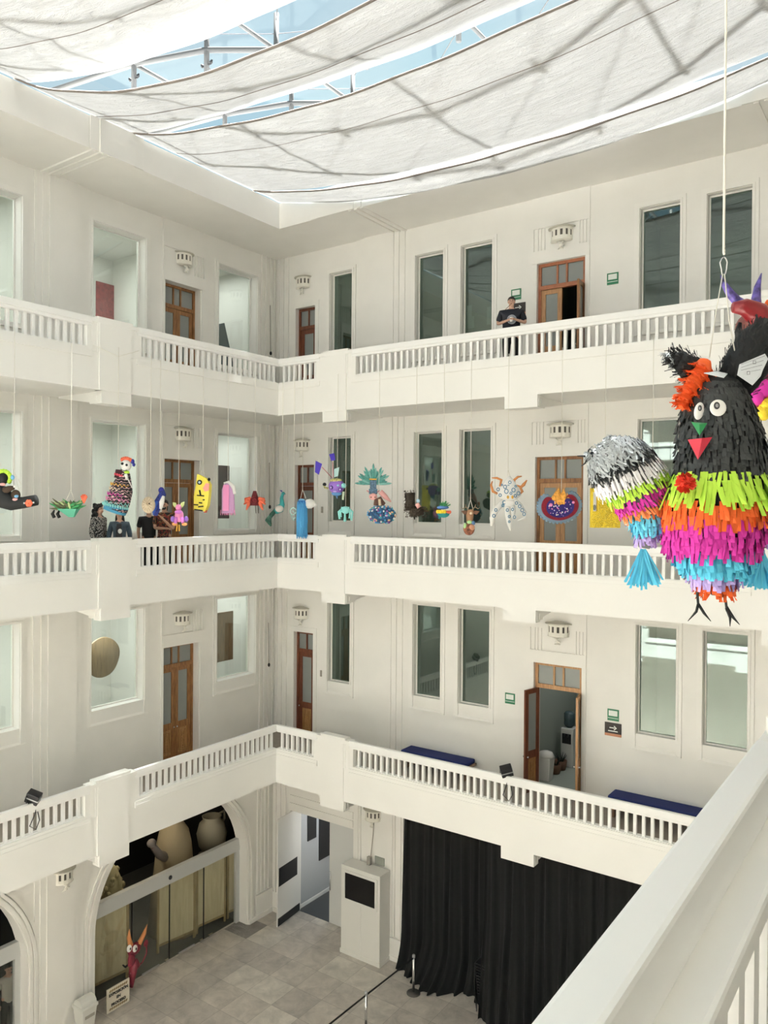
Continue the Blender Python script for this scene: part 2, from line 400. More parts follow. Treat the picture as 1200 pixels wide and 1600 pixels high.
mb = MB(); wall_boxes(mb, WB, XW-.35, 1.6, SB[1]-.1, RZ+.05, bholes)
for lv in (3, 2, 1):
    z0, z1 = FL[lv], CT[lv]
    stack(WB, -13.42, -11.79, z0, z1); stack(WB, -3.05, -1.40, z0, z1)
    for a in (-16.40, -16.22, -16.02): WB.box(mb, a, a+.06, 0, .05, z0, z1)
    dz = DZ[lv]; a0, a1 = -8.10, -6.66
    WB.box(mb, a0, BH[0], 0, .035, z0, dz); WB.box(mb, BH[1]+.02, a1, 0, .035, z0, dz)
    WB.box(mb, a0, a1, 0, .045, dz, dz+.30)
    if z1 > dz+.9: WB.box(mb, a0, a1, 0, .03, dz+.84, z1)
    for a in (-7.97, -7.89, -7.80, -6.93, -6.85, -6.77): WB.box(mb, a, a+.025, 0, .03, dz+.30, min(dz+.84, z1))
    WB.box(mb, a0, a0+.04, 0, .035, dz+.3, dz+.84); WB.box(mb, a1-.04, a1, 0, .035, dz+.3, dz+.84)
    WB.box(mb, -15.86, BD[0], 0, .03, z0, dz+.15); WB.box(mb, BD[1], -14.80, 0, .03, z0, dz+.15); WB.box(mb, BD[0], BD[1], 0, .03, dz, dz+.15)
build('wall_back', mb, WALL, kind='structure', at=(-8, YW, 0))

# --- ground storey walls with the arches and the big openings
def arch_wall(mb, a0, a1, z0, z1, arches, n0, n1):
    """wall in the left plane with round-headed openings (ac, r, zc)"""
    W = WL; cur = a0
    for ac, r, zc in arches:
        W.box(mb, cur, ac-r, n0, n1, z0, z1); cur = ac+r
        N = 28; pts = [(ac-r*math.cos(PI*i/N), zc+r*math.sin(PI*i/N)) for i in range(N+1)]
        for i in range(N):
            (p, q), (p2, q2) = pts[i], pts[i+1]
            lo = [W.P(p, n1, q), W.P(p2, n1, q2), W.P(p2, n1, z1), W.P(p, n1, z1)]
            hi = [W.P(p, n0, q), W.P(p2, n0, q2), W.P(p2, n0, z1), W.P(p, n0, z1)]
            mb.hull(lo, hi)
    W.box(mb, cur, a1, n0, n1, z0, z1)
def arch_ring(mb, ac, zc, r0, r1, n0, n1, zb):
    N = 36
    for k in range(N):
        t0, t1 = PI*k/N, PI*(k+1)/N
        def q(t, r, n): return WL.P(ac-r*math.cos(t), n, zc+r*math.sin(t))
        mb.hull([q(t0, r0, n1), q(t1, r0, n1), q(t1, r1, n1), q(t0, r1, n1)], [q(t0, r0, n0), q(t1, r0, n0), q(t1, r1, n0), q(t0, r1, n0)])
    for sgn in (-1, 1):
        WL.box(mb, ac+sgn*r0, ac+sgn*r1, n0, n1, zb, zc)
ARCH = [(7.22, 2.55, -10.35), (14.01, 2.55, -10.35)]
mb = MB(); arch_wall(mb, YS-1.8, YW+.35, GZ, SB[1]-.05, ARCH, -.42, 0)
for ac, r, zc in ARCH:
    arch_ring(mb, ac, zc, r+.02, r+.10, 0, .045, GZ); arch_ring(mb, ac, zc, r+.12, r+.19, 0, .07, GZ); arch_ring(mb, ac, zc, r+.22, r+.30, 0, .035, GZ)
for a0, a1 in ((9.98, 10.98),):
    WL.box(mb, 9.90, 11.13, 0, .03, GZ, SB[1]); WL.box(mb, 10.02, 10.98, .03, .06, GZ+.55, SB[1]); WL.box(mb, 10.17, 10.86, .06, .09, GZ+.60, SB[1])
for a in (16.95, 17.10, 17.26, 17.42): WL.box(mb, a, a+.06, 0, .05, GZ+.75, SB[1])
WL.box(mb, 16.90, 17.60, 0, .06, GZ, GZ+.72)
build('wall_left', mb, WALL, kind='structure', at=(XW, 8, -10))

GD = (-15.80, -13.42, -9.10)       # double door
GO = (-11.62, -2.9, -7.7)          # black curtained opening
mb = MB(); wall_boxes(mb, WB, XW-.35, 1.6, GZ, SB[1]-.05, [(GD[0], GD[1], GZ, GD[2]), (GO[0], GO[1], GZ, GO[2])], n0=-.5)
for a in (-16.40, -16.22, -16.02): WB.box(mb, a, a+.06, 0, .05, GZ+.6, SB[1])
WB.box(mb, -16.5, -15.86, 0, .06, GZ, GZ+.6)
for z in (-8.86, -9.10): WB.box(mb, -15.80, -13.42, .0, .03, z+.05, z+.24)
for a0, a1 in ((-13.36, -13.14), (-12.20, -11.98), (-11.90, -11.70)): WB.box(mb, a0, a1, 0, .05, GZ+.62, SB[1]); WB.box(mb, a0+.06, a1-.06, .05, .08, GZ+.62, SB[1])
WB.box(mb, -12.22, -11.66, 0, .09, GZ, GZ+.60)
build('wall_back', mb, WALL, kind='structure', at=(-8, YW, -10))
mb = MB(); WL.box(mb, 9.86, 11.40, 0, .05, GZ, GZ+.13); WL.box(mb, 16.60, 17.60, 0, .09, GZ, GZ+.13); build('baseboard_left', mb, TRIM, kind='structure', at=(XW, 10, GZ), bevel=.01)
mb = MB(); WB.box(mb, -16.5, -15.82, 0, .09, GZ, GZ+.13); WB.box(mb, -13.40, -11.64, 0, .12, GZ, GZ+.13); build('baseboard_back', mb, TRIM, kind='structure', at=(-13, YW, GZ), bevel=.01)

# --- remaining sides of the court (behind and beside the photographer)
mb = MB(); mb.box(1.6, 1.95, YS-1.8, YW+.35, GZ, RZ+.8); build('wall_right', mb, WALL, kind='structure', at=(1.6, 6, 0))
mb = MB(); mb.box(XW-.35, 1.95, YS-2.15, YS-1.8, GZ, RZ+.8); build('wall_front', mb, WALL, kind='structure', at=(-7, YS-2, 0))
mb = MB(); mb.box(XW-5, 2, YS-2.2, YW+5, GZ-.3, GZ); build('floor', mb, TILE, kind='structure', label='grey stone tile floor of the courtyard')

# --- walkways, soffits, parapets
def ring(mb, z0, z1, e=0.0):
    mb.box(XW, XP-.02+e, YS-1.8, YW, z0, z1); mb.box(XP-.02+e, 1.6, YP+.02-e, YW, z0, z1)
    mb.box(XE+.02-e, 1.6, YS, YP+.02-e, z0, z1); mb.box(XP-.02+e, 1.6, YS-1.8, YS-.02+e, z0, z1)
for lv in (1, 2, 3):
    mb = MB(); ring(mb, SB[lv], FZ[lv]-.03, -.15); build('ceiling', mb, WALL, kind='structure', at=(-10, 16, SB[lv]))
    mb = MB(); ring(mb, FZ[lv]-.03, FZ[lv], -.2); build('floor', mb, FLOORW, kind='structure', at=(-10, 16, FZ[lv]))
mb = MB(); ring(mb, RZ, 8.12); build('ceiling', mb, WALL, kind='structure', at=(-10, 16, RZ))

BLK_L = [(9.97, 11.10)]; BLK_B = [(-13.10, -12.06)]; BLK_B2 = [(-2.80, -1.75)]
trim_no = [0]
def tname(): trim_no[0] += 1; return 'trim_%d' % trim_no[0]
def parapet(W, lv, a0, a1, blocks, brackets, side):
    """solid lower wall, ledge mouldings, blocks and hanging brackets"""
    t = RT[lv]; sb = SB[lv]; mb = MB()
    runs = []; cur = a0
    for b in sorted(blocks): runs.append((cur, b[0])); cur = b[1]
    runs.append((cur, a1))
    W.box(mb, a0, a1, -.18, 0, sb, t-.68)
    for (p, q) in runs:
        if q-p < .2: continue
        W.box(mb, p, q, -.20, .035, t-.84, t-.78); W.box(mb, p, q, -.19, .02, t-.78, t-.70); W.box(mb, p, q, -.17, .005, t-.70, t-.64)
        for e0, e1 in ((p, p+.12), (q-.12, q)):
            if (e0 == a0 and side != 'open') or (e1 == a1 and side != 'open'): continue
            W.box(mb, e0, e1, -.15, .008, t-.69, t-.19)
    for (p, q) in blocks:
        W.box(mb, p, q, -.175, .01, t-.72, t-.06); W.box(mb, p+.12, q-.12, -.19, .02, t-.72, t+.035); W.box(mb, p-.03, q+.03, -.20, .035, t-.10, t-.02)
        W.box(mb, p+.17, q-.17, -.19, .03, sb, t+.03)
    for (p, q) in brackets:
        W.box(mb, p, q, -.24, .0, sb-.27, sb); W.box(mb, p+.05, q-.05, -.5, -.24, sb-.25, sb)
        A = [W.P(p+.08, -.5, sb), W.P(p+.08, -1.7, sb), W.P(p+.08, -1.7, sb-.04), W.P(p+.08, -.5, sb-.22)]
        B = [W.P(q-.08, -.5, sb), W.P(q-.08, -1.7, sb), W.P(q-.08, -1.7, sb-.04), W.P(q-.08, -.5, sb-.22)]
        mb.hull(A, B)
        for e, g in ((p, -.012), (q, .012)):
            W.box(mb, e, e+g, -.17, -.08, sb-.24, sb-.21); W.box(mb, e, e+g, -.17, -.08, sb-.09, sb-.06); W.box(mb, e, e+g, -.20, -.17, sb-.24, sb-.06); W.box(mb, e, e+g, -.08, -.05, sb-.24, sb-.06)
    c = W.P((a0+a1)/2, 0, t-1)
    build(tname(), mb, PARA, kind='structure', at=tuple(c))
LBR = [(10.21, 10.96), (2.9, 3.65)]; BBR = [(-13.0, -12.23), (-7.83, -7.05), (-2.62, -1.86)]
for lv in (1, 2, 3):
    parapet(PLW, lv, YS, YP, [(9.97, 11.10), (2.75, 3.88)], LBR, 'x')
    parapet(PBW, lv, XP, XE, [(-13.10, -12.06), (-2.80, -1.76)], BBR, 'x')
    parapet(PEW, lv, YS, YP, [(9.97, 11.10), (2.80, 3.92)], LBR, 'x')
    parapet(PSW, lv, XP, XE, [(-13.10, -12.06), (-2.80, -1.76)], BBR, 'x')

# balustrades: handrail + base rail + individual balusters
def balustrade(W, lv, a0, a1, label, sp=.1685, first=None, ends=(0, 0), nb=True):
    t = RT[lv]; r = empty('balustrade', W.P((a0+a1)/2, -.1, t-.68), label, 'balustrade', 'balustrade runs of the balconies')
    mb = MB(); W.box(mb, a0-ends[0], a1+ends[1], -.062, .03, t-.135, t); W.box(mb, a0-ends[0], a1+ends[1], -.14, .012, t-.195, t-.13)
    build('handrail', mb, RAILP, r, bevel=.012)
    mb = MB(); W.box(mb, a0, a1, -.155, -.03, t-.655, t-.625); build('base_rail', mb, RAILP, r)
    if not nb: return r
    n = max(1, int(round((a1-a0-.14)/sp)))
    st = (a1-a0-.0)/(n); first = None
    for i in range(n):
        a = a0 + st*(i+.5)
        if first is None:
            mb = MB(); W.box(mb, a-.03, a+.03, -.125, -.055, t-.63, t-.19); first = build('baluster', mb, RAILP, r); a_first = a
        else:
            d = W.P(a, 0, 0)-W.P(a_first, 0, 0); dup(first, r, d)
    return r
LN = {1: 'first balcony', 2: 'middle balcony', 3: 'top balcony'}
for lv in (1, 2, 3):
    balustrade(PLW, lv, 11.24, YP-.02, 'cream balustrade run on the %s of the left side, between block and inner corner' % LN[lv], ends=(.14, .03))
    balustrade(PLW, lv, 3.9, 9.84, 'cream balustrade run on the %s at the left edge, short of the block' % LN[lv], ends=(0, .13))
    balustrade(PBW, lv, XP+.05, -13.22, 'short cream balustrade on the %s right of the inner corner' % LN[lv], sp=.172, ends=(.03, .12))
    balustrade(PBW, lv, -11.90, -2.93, 'long cream balustrade on the %s in front of the back wall doors' % LN[lv], ends=(.16, .13))

balustrade(PEW, 2, -1.6, 2.66, 'large white balustrade close up at the lower right corner', sp=.16, ends=(0, .13))
# ------------------------------------------------------------------ roof: fascia details, shade sails, steel frame, glazing
mb = MB()
for a0, a1, d in ((9.90, 11.25, .02), (10.12, 11.0, .05)):
    PLW.box(mb, a0, a1, 0, d, RZ-.012*(d > .03), 8.13)
for a0, a1, d in ((-13.42, -11.80, .02), (-13.22, -12.02, .05), (-3.05, -1.45, .02), (-2.85, -1.65, .05)):
    PBW.box(mb, a0, a1, 0, d, RZ-.012*(d > .03), 8.13)
for a in (9.95, 10.13, 10.31): mb.box(XW, XP, a, a+.09, RZ-.035, RZ)
for a in (-12.20, -12.02, -11.84, -2.85, -2.67): mb.box(a, a+.09, YP, YW, RZ-.035, RZ)
build(tname(), mb, WALL, kind='structure', at=(XP, 12, RZ))
SX0, SX1 = XP-.035, XE+.035
def sail(ya, yb, sa, sb_, label, seed, seams=()):
    rnd = random.Random(seed); ph = [rnd.uniform(0, 6.28) for _ in range(6)]
    nx, ny = 90, 18; mb = MB(); vs = []; xc = (SX0+SX1)/2; hw = (SX1-SX0)/2
    def pt(i, v):
        u = i/nx; x = SX0+(SX1-SX0)*u; k = 1-((x-xc)/hw)**2
        sag = sa+(sb_-sa)*v
        belly = .10*math.sin(PI*v)*k
        for (sv, dp) in seams: belly -= dp*math.exp(-((v-sv)/.06)**2)*k
        w = .018*math.sin(9*v+4.3*u*3+ph[0])*k + .014*math.sin(23*v+7*u+ph[1])*k + .010*math.sin(41*u+6*v+ph[2])
        return (x, ya+(yb-ya)*v + .03*math.sin(5*u+ph[3])*k + (v-.5)*2*.14*(1-k)**10, 8.16-sag*k**.93-belly+w)
    for i in range(nx+1):
        for j in range(ny+1): vs.append(pt(i, j/ny))
    m = ny+1; fs = [(i*m+j, (i+1)*m+j, (i+1)*m+j+1, i*m+j+1) for i in range(nx) for j in range(ny)]
    mb.add(vs, fs, True)
    o = build('shade_sail', mb, SAIL, None, label, 'shade sail', None, at=(xc, (ya+yb)/2, 8), recalc=False)
    mb = MB(); mb.tube([pt(i, 0.004) for i in range(0, nx+1, 2)], .022, 6); build('hem', mb, HEM, o)
    for (sv, dp) in seams:
        mb = MB(); mb.tube([Vector(pt(i, sv))-Vector((0, 0, .006)) for i in range(0, nx+1, 2)], .009, 5); build('seam', mb, HEM, o)
    return o
sail(14.85, 15.57, .80, .90, 'narrow white shade sail nearest the back wall', 1)
sail(11.06, 14.78, .86, .70, 'wide white shade sail with a dark seam, second from the back wall', 2, ((.30, .05),))
sail(8.40, 11.00, 1.56, .57, 'white shade sail between the two open strips of blue sky', 3, ((.62, .03),))
sail(5.45, 8.36, 1.60, 1.04, 'white shade sail filling the upper left corner', 4, ((.55, .12),))

# steel frame above the sails
fr = empty('roof_frame', (-7.5, 6, 9.4), 'pale steel roof frame of bent tubes, posts and cables above the shade sails', 'roof frame')
ZF = 9.35
FRST = mat('frame_paint', (.06, .06, .06), .5)
chains = []
for k in range(7):
    oy = -2.6*k
    c = [(-16.4, 10.2+oy, ZF-.05), (-14.05, 10.62+oy, ZF), (-12.45, 11.2+oy, ZF+.05), (-11.3, 12.05+oy, ZF+.08), (-9.6, 12.9+oy, ZF+.1), (-7.6, 13.15+oy, ZF+.1), (-5.4, 12.9+oy, ZF+.1), (-3.6, 12.1+oy, ZF+.05), (-2.2, 11.2+oy, ZF), (.2, 10.6+oy, ZF-.05)]
    if k: c = [(x, y+.0, z) for x, y, z in c]
    chains.append(c); mb = MB(); mb.tube(c, .062, 8, cap=True); build('bent_tube', mb, FRST, fr)
extra = [[(x, min(y+2.6*j, 17.5), z) for x, y, z in chains[0]] for j in (1,)]
for c in extra: chains.insert(0, c); mb = MB(); mb.tube(c, .062, 8); build('bent_tube', mb, FRST, fr)
first = None
mbp = MB(); mbp.tube([(0, 0, -.55), (0, 0, .75)], .055, 8)
mbc = MB(); mbc.tube([(-.13, 0, .0), (.13, 0, .0)], .018, 6)
for sx in (-1, 1): mbc.ell((sx*.13, 0, .03), .035, 8, 6); mbc.tube([(sx*.13, 0, 0), (sx*.16, 0, .07)], .02, 6)
po = None
for c in chains:
    for i, p in enumerate(c[1:-1]):
        if po is None:
            po = build('post', mbp, FRST, fr, local=True); po.location = Vector(p)-Vector((-7.5, 6, 9.4))
            cl = build('clamp', mbc, DARKM, po, local=True); cl.location = (0, 0, -.32)
        else:
            q = dup(po, fr, Vector(p)-Vector((-7.5, 6, 9.4))); dup(cl, q)
for i in range(len(chains)-1):
    mb = MB()
    for j in range(1, 9):
        a, b = chains[i][j], chains[i+1][j]
        if j % 2: mb.tube([a, b], .045, 6)
        if j < 8: mb.tube([(a[0], a[1], a[2]+.6), (chains[i+1][j+1][0], chains[i+1][j+1][1], chains[i+1][j+1][2]-.3)], .012, 5)
    build('cross_tubes', mb, FRST, fr)
mb = MB()
for c in chains[:6]:
    mb.tube([(p[0], p[1], p[2]+.33) for p in c], .010, 5)
build('stay_cable', mb, CABLE, fr)
mb = MB(); mb.box(XW-.3, 1.9, YS-2, YW+.3, 10.25, 10.27); build('skylight_window', mb, GLASSR, kind='structure', at=(-7, 6, 10.25))
mb = MB(); mb.box(XW-.35, XP-.25, YS-2, YW+.3, 8.12, 8.2); mb.box(XE+.25, 1.9, YS-2, YW+.3, 8.12, 8.2); mb.box(XP-.25, XE+.25, YP+.25, YW+.3, 8.12, 8.2); build('ceiling', mb, WALL, kind='structure', at=(XW, 8, 8.16))

# ------------------------------------------------------------------ windows
wno = [0]
def window(W, a0, a1, z0, z1, back, glass, seen_top=True, cap=99):
    """moulded surround, setback pane and (low windows) a sloping sill"""
    wno[0] += 1
    r = empty('window_%d' % wno[0], W.P((a0+a1)/2, 0, z0), kind='structure')
    sill = .34 if back or z0 < -3 else .09
    mb = MB(); g = .13; top = min(z1+g, cap)
    W.box(mb, a0-g, a0-.012, 0, .03, z0-sill, top); W.box(mb, a1+.012, a1+g, 0, .03, z0-sill, top); W.box(mb, a0-.012, a1+.012, 0, .03, z1+.012, top)
    W.box(mb, a0-.06, a0-.012, .03, .05, z0, z1+.05); W.box(mb, a1+.012, a1+.06, .03, .05, z0, z1+.05); W.box(mb, a0-.012, a1+.012, .03, .05, z1+.012, z1+.05)
    W.box(mb, a0-g, a1+g, 0, .045, z0-sill-.03, z0-sill)
    build('surround', mb, TRIM, r)
    s = -.15 if back else -.26
    if sill > .2:
        A = [W.P(a0, s, z0), W.P(a1, s, z0), W.P(a1, 0, z0-.02), W.P(a0, 0, z0-.02)]
        mb = MB(); e = .05
        A = [W.P(a0, s-.02, z0), W.P(a0, s-.02, z0-.05), W.P(a0-e, .01, z0-sill), W.P(a0-e, .04, z0-sill)]
        B = [W.P(a1, s-.02, z0), W.P(a1, s-.02, z0-.05), W.P(a1+e, .01, z0-sill), W.P(a1+e, .04, z0-sill)]
        mb.hull(A, B); build('sill', mb, TRIM, r)
    f = .03; mb = MB()
    W.box(mb, a0, a0+f, s-.04, s+.02, z0, z1); W.box(mb, a1-f, a1, s-.04, s+.02, z0, z1); W.box(mb, a0+f, a1-f, s-.04, s+.02, z0, z0+f); W.box(mb, a0+f, a1-f, s-.04, s+.02, z1-f, z1)
    build('frame', mb, TRIM, r)
    mb = MB(); W.box(mb, a0+f, a1-f, s-.012, s, z0+f, z1-f); build('pane', mb, glass, r)
    return r
for lv in (3, 2, 1):
    for k, (a, b) in LWIN.items(): window(WL, a, b, *LZ[lv], False, GLASS, cap=CT[lv])
    for k, (a, b) in BWIN.items(): window(WB, a, b, *BZ[lv], True, GLASSB, cap=CT[lv])

# rooms behind the windows
for lv in (1, 2, 3):
    z0, z1 = FL[lv], CT[lv]
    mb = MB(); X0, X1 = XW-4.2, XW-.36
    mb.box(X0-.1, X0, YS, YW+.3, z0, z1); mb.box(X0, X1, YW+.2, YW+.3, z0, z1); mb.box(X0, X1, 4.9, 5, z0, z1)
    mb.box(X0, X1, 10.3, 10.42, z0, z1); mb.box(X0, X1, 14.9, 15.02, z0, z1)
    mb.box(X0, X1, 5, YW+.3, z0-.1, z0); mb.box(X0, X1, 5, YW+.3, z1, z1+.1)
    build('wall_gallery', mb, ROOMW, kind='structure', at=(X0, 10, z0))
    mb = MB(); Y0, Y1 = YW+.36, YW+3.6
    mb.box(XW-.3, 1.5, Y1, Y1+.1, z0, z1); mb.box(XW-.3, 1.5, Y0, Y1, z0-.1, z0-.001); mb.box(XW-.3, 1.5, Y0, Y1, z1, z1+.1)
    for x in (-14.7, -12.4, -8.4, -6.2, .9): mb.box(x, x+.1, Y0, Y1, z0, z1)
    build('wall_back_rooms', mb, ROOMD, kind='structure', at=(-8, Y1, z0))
    for y in (7.6, 12.6, 16.3): room_light(XW-2.2, y, z1-.12, 1.6, 1.6, 105 if y < 16 else 55, (.97, .98, 1))
    for x in (-13.5, -10.4, -4.0): room_light(x, YW+2.0, z1-.12, 2.2, 1.2, 15)  # unseen lights added to give the back rooms a gradient

# ------------------------------------------------------------------ wooden doors
dno = [0]
def leaf(parent, M, w, h, hinge_left=True, wd=None, inner=None, handle=True, bar=.11):
    """one glazed leaf, local x along the width, z up, y thickness"""
    wd = wd or DOORW
    r = empty('leaf', parent=parent); r.matrix_local = M
    zb = h*.36; mb = MB(); t = .025
    mb.box(0, bar, -t, t, 0, h); mb.box(w-bar, w, -t, t, 0, h); mb.box(bar, w-bar, -t, t, 0, .14); mb.box(bar, w-bar, -t, t, h-bar, h); mb.box(bar, w-bar, -t, t, zb-.08, zb+.10)
    build('stiles', mb, wd, r, local=True)
    mb = MB(); mb.box(bar, w-bar, -.006, .006, zb+.10, h-bar); build('glass', mb, FROST, r, local=True)
    mb = MB(); mb.box(bar, w-bar, -.012, .012, .14, zb-.08)
    p, q, lo, hi = bar+.04, w-bar-.04, .19, zb-.13
    for k in range(3):
        d = k*.055
        if q-p-2*d > .04:
            for (x0, x1, y0, y1) in ((p+d, q-d, lo+d, lo+d+.02), (p+d, q-d, hi-d-.02, hi-d), (p+d, p+d+.02, lo+d, hi-d), (q-d-.02, q-d, lo+d, hi-d)): mb.box(x0, x1, -.024, .024, y0, y1)
    for k in range(5):
        zz = lo+.12+k*(hi-lo-.24)/4; mb.hull([(p+.05, -.02, zz-.012), (p+.05, -.02, zz+.012), (q-.05, -.02, zz+.06), (q-.05, -.02, zz+.036)], [(p+.05, .02, zz-.012), (p+.05, .02, zz+.012), (q-.05, .02, zz+.06), (q-.05, .02, zz+.036)])
    build('carved_panel', mb, DOORC, r, local=True)
    if handle:
        mb = MB(); hx = w-.05 if hinge_left else .05
        for s in (-1, 1): mb.ell((hx, s*.06, zb-.02), .026, 10, 6); mb.tube([(hx, 0, zb-.02), (hx, s*.06, zb-.02)], .01, 6)
        build('handle', mb, CHROME, r, local=True)
    return r
def TM(x, y, z, rz=0): return Matrix.Translation((x, y, z)) @ Matrix.Rotation(rz, 4, 'Z')
def wood_door(side, a0, a1, z0, z1, setb, leaves=2, angs=(0, 0), cols=(None, None), fcol=None):
    """local frame: x along wall (a), y into the wall, z up from the floor"""
    dno[0] += 1
    if side == 'B': org = (a0, YW+setb, z0); rz = 0
    else: org = (XW-setb, a0, z0); rz = PI/2
    r = empty('door_%d' % dno[0], org, kind='structure', rz=rz)
    w, h = a1-a0, z1-z0; fc = fcol or DOORW; f = .07; ht = h-.62
    mb = MB(); mb.box(0, f, -.05, .05, 0, h); mb.box(w-f, w, -.05, .05, 0, h); mb.box(f, w-f, -.05, .05, h-f, h); mb.box(f, w-f, -.05, .05, ht, ht+.10)
    n = (.40, .60) if leaves == 2 else (.5,)
    for q in n: mb.box(w*q-.022, w*q+.022, -.04, .04, ht+.10, h-f)
    build('door_frame', mb, fc, r, local=True)
    mb = MB(); mb.box(f, w-f, -.008, .008, ht+.10, h-f); build('transom_glass', mb, FROST, r, local=True)
    mb = MB()
    for q0, q1 in ((0,)+n, ) if False else zip((0,)+n, n+(1,)):
        pass
    lw = (w-2*f)/leaves
    if leaves == 2:
        leaf(r, TM(f, 0, .01, -angs[0]), lw-.004, ht-.015, True, cols[0])
        M = TM(w-f, 0, .01, angs[1]) @ Matrix.Rotation(PI, 4, 'Z')
        leaf(r, M, lw-.004, ht-.015, True, cols[1])
    else: leaf(r, TM(f, 0, .01, -angs[0]), lw, ht-.015, False, cols[0], bar=.13)
    return r
R = math.radians
for lv in (3, 2, 1):
    rz = -1
    # on the left wall the local y axis has to point into the wall (towards -x): rotation +90 does that
    wood_door('L', LDOOR[0], LDOOR[1], FL[lv], DZ[lv], .27, 2, (0, 0))
    wood_door('B', BD[0], BD[1], FL[lv], DZ[lv], .17, 1, (0,), (DOORR,), DOORR)
wood_door('B', BH[0], BH[1], FL[3], DZ[3], .12, 2, (0, R(97)), (DOORC2, DOORW), mat('reddish_frame_wood', (.36, .13, .06), .45, vary=.15, vscale=12))
wood_door('B', BH[0], BH[1], FL[2], DZ[2], .12, 2, (0, 0), (DOORC2, DOORC2))
wood_door('B', BH[0], BH[1], FL[1], DZ[1], .12, 2, (R(104), R(103)), (DOORR, DOORC2), DOORC2)

# service room behind the open door of the first balcony
z0 = FL[1]
mb = MB()
for z, t in ((z0+2.35, .02), (z0+1.35, .02), (z0+.95, .035)): mb.box(-8.38, -8.36, YW+.4, YW+3.5, z, z+t)
mb.box(-8.3, -6.3, YW+3.57, YW+3.6, z0+.80, z0+.84)
build('trim_90', mb, BLACK, kind='structure', at=(-8.3, YW+2, z0))
room_light(-7.2, YW+1.9, CT[1]-.15, .9, .9, 26, (1, 1, 1))
_w = on_z(889, 1196, z0); WX, WY = _w.x, _w.y
wd = empty('water_dispenser', (WX, WY, z0), 'white water dispenser with a dark bottle on top, inside the open doorway', 'water dispenser')
mb = MB(); mb.box(WX-.17, WX+.17, WY-.17, WY+.17, z0, z0+1.02); build('cabinet', mb, mat('dispenser_white', (.62, .62, .60), .4), wd, bevel=.02)
mb = MB(); mb.box(WX-.12, WX+.12, WY-.19, WY-.17, z0+.62, z0+.88); [mb.tube([(WX+q, WY-.18, z0+.86), (WX+q, WY-.23, z0+.82)], .02, 8) for q in (-.05, .05)]; build('tap_recess', mb, DARKM, wd)
mb = MB(); mb.lathe([(.05, 0), (.13, .07), (.14, .12), (.135, .2), (.14, .24), (.14, .38), (.10, .43), (0, .44)], (WX, WY, z0+1.0)); build('bottle', mb, mat('bottle_plastic', (.05, .08, .09), .15), wd)
_b = on_z(853, 1218, z0); TX, TY = _b.x, _b.y
tb = empty('trash_bin', (TX, TY, z0), 'white waste bin just inside the open doorway, left of the baskets', 'bin')
mb = MB(); mb.hull([(TX+a*.13, TY+b*.13, z0) for a, b in ((-1, -1), (1, -1), (1, 1), (-1, 1))], [(TX+a*.17, TY+b*.17, z0+.58) for a, b in ((-1, -1), (1, -1), (1, 1), (-1, 1))]); build('body', mb, mat('bin_white', (.66, .65, .62), .5), tb, bevel=.02)
mb = MB(); mb.lathe([(.2, 0), (.2, .05), (.16, .12), (.08, .15), (0, .16)], (TX, TY, z0+.57), sy=.9); build('lid', mb, MATS['bin_white'], tb)
for i, (x, y, lab) in enumerate(((on_z(867, 1208, z0).x, on_z(867, 1208, z0).y, 'brown basket of plants beside the white bin, the front one'), (on_z(876, 1202, z0).x, on_z(876, 1202, z0).y, 'brown basket behind, against the water dispenser'))):
    b = empty('basket', (x, y, z0), lab, 'basket', 'baskets by the water dispenser')
    mb = MB(); mb.lathe([(.12, 0), (.15, .1), (.16, .24), (.14, .24), (.13, .1), (0, .08)], (x, y, z0)); build('wicker', mb, mat('wicker', (.16, .085, .05), .8, bump=.6, bscale=60), b)
    mb = MB()
    for k in range(14):
        q = random.uniform(0, 6.28); l = random.uniform(.08, .17); mb.tube([(x, y, z0+.12), (x+.06*math.cos(q), y+.06*math.sin(q), z0+.24), (x+l*math.cos(q), y+l*math.sin(q), z0+.24+l)], [.008, .02, .003], 5)
    build('leaves', mb, mat('dark_leaves', (.012, .02, .012), .6), b)

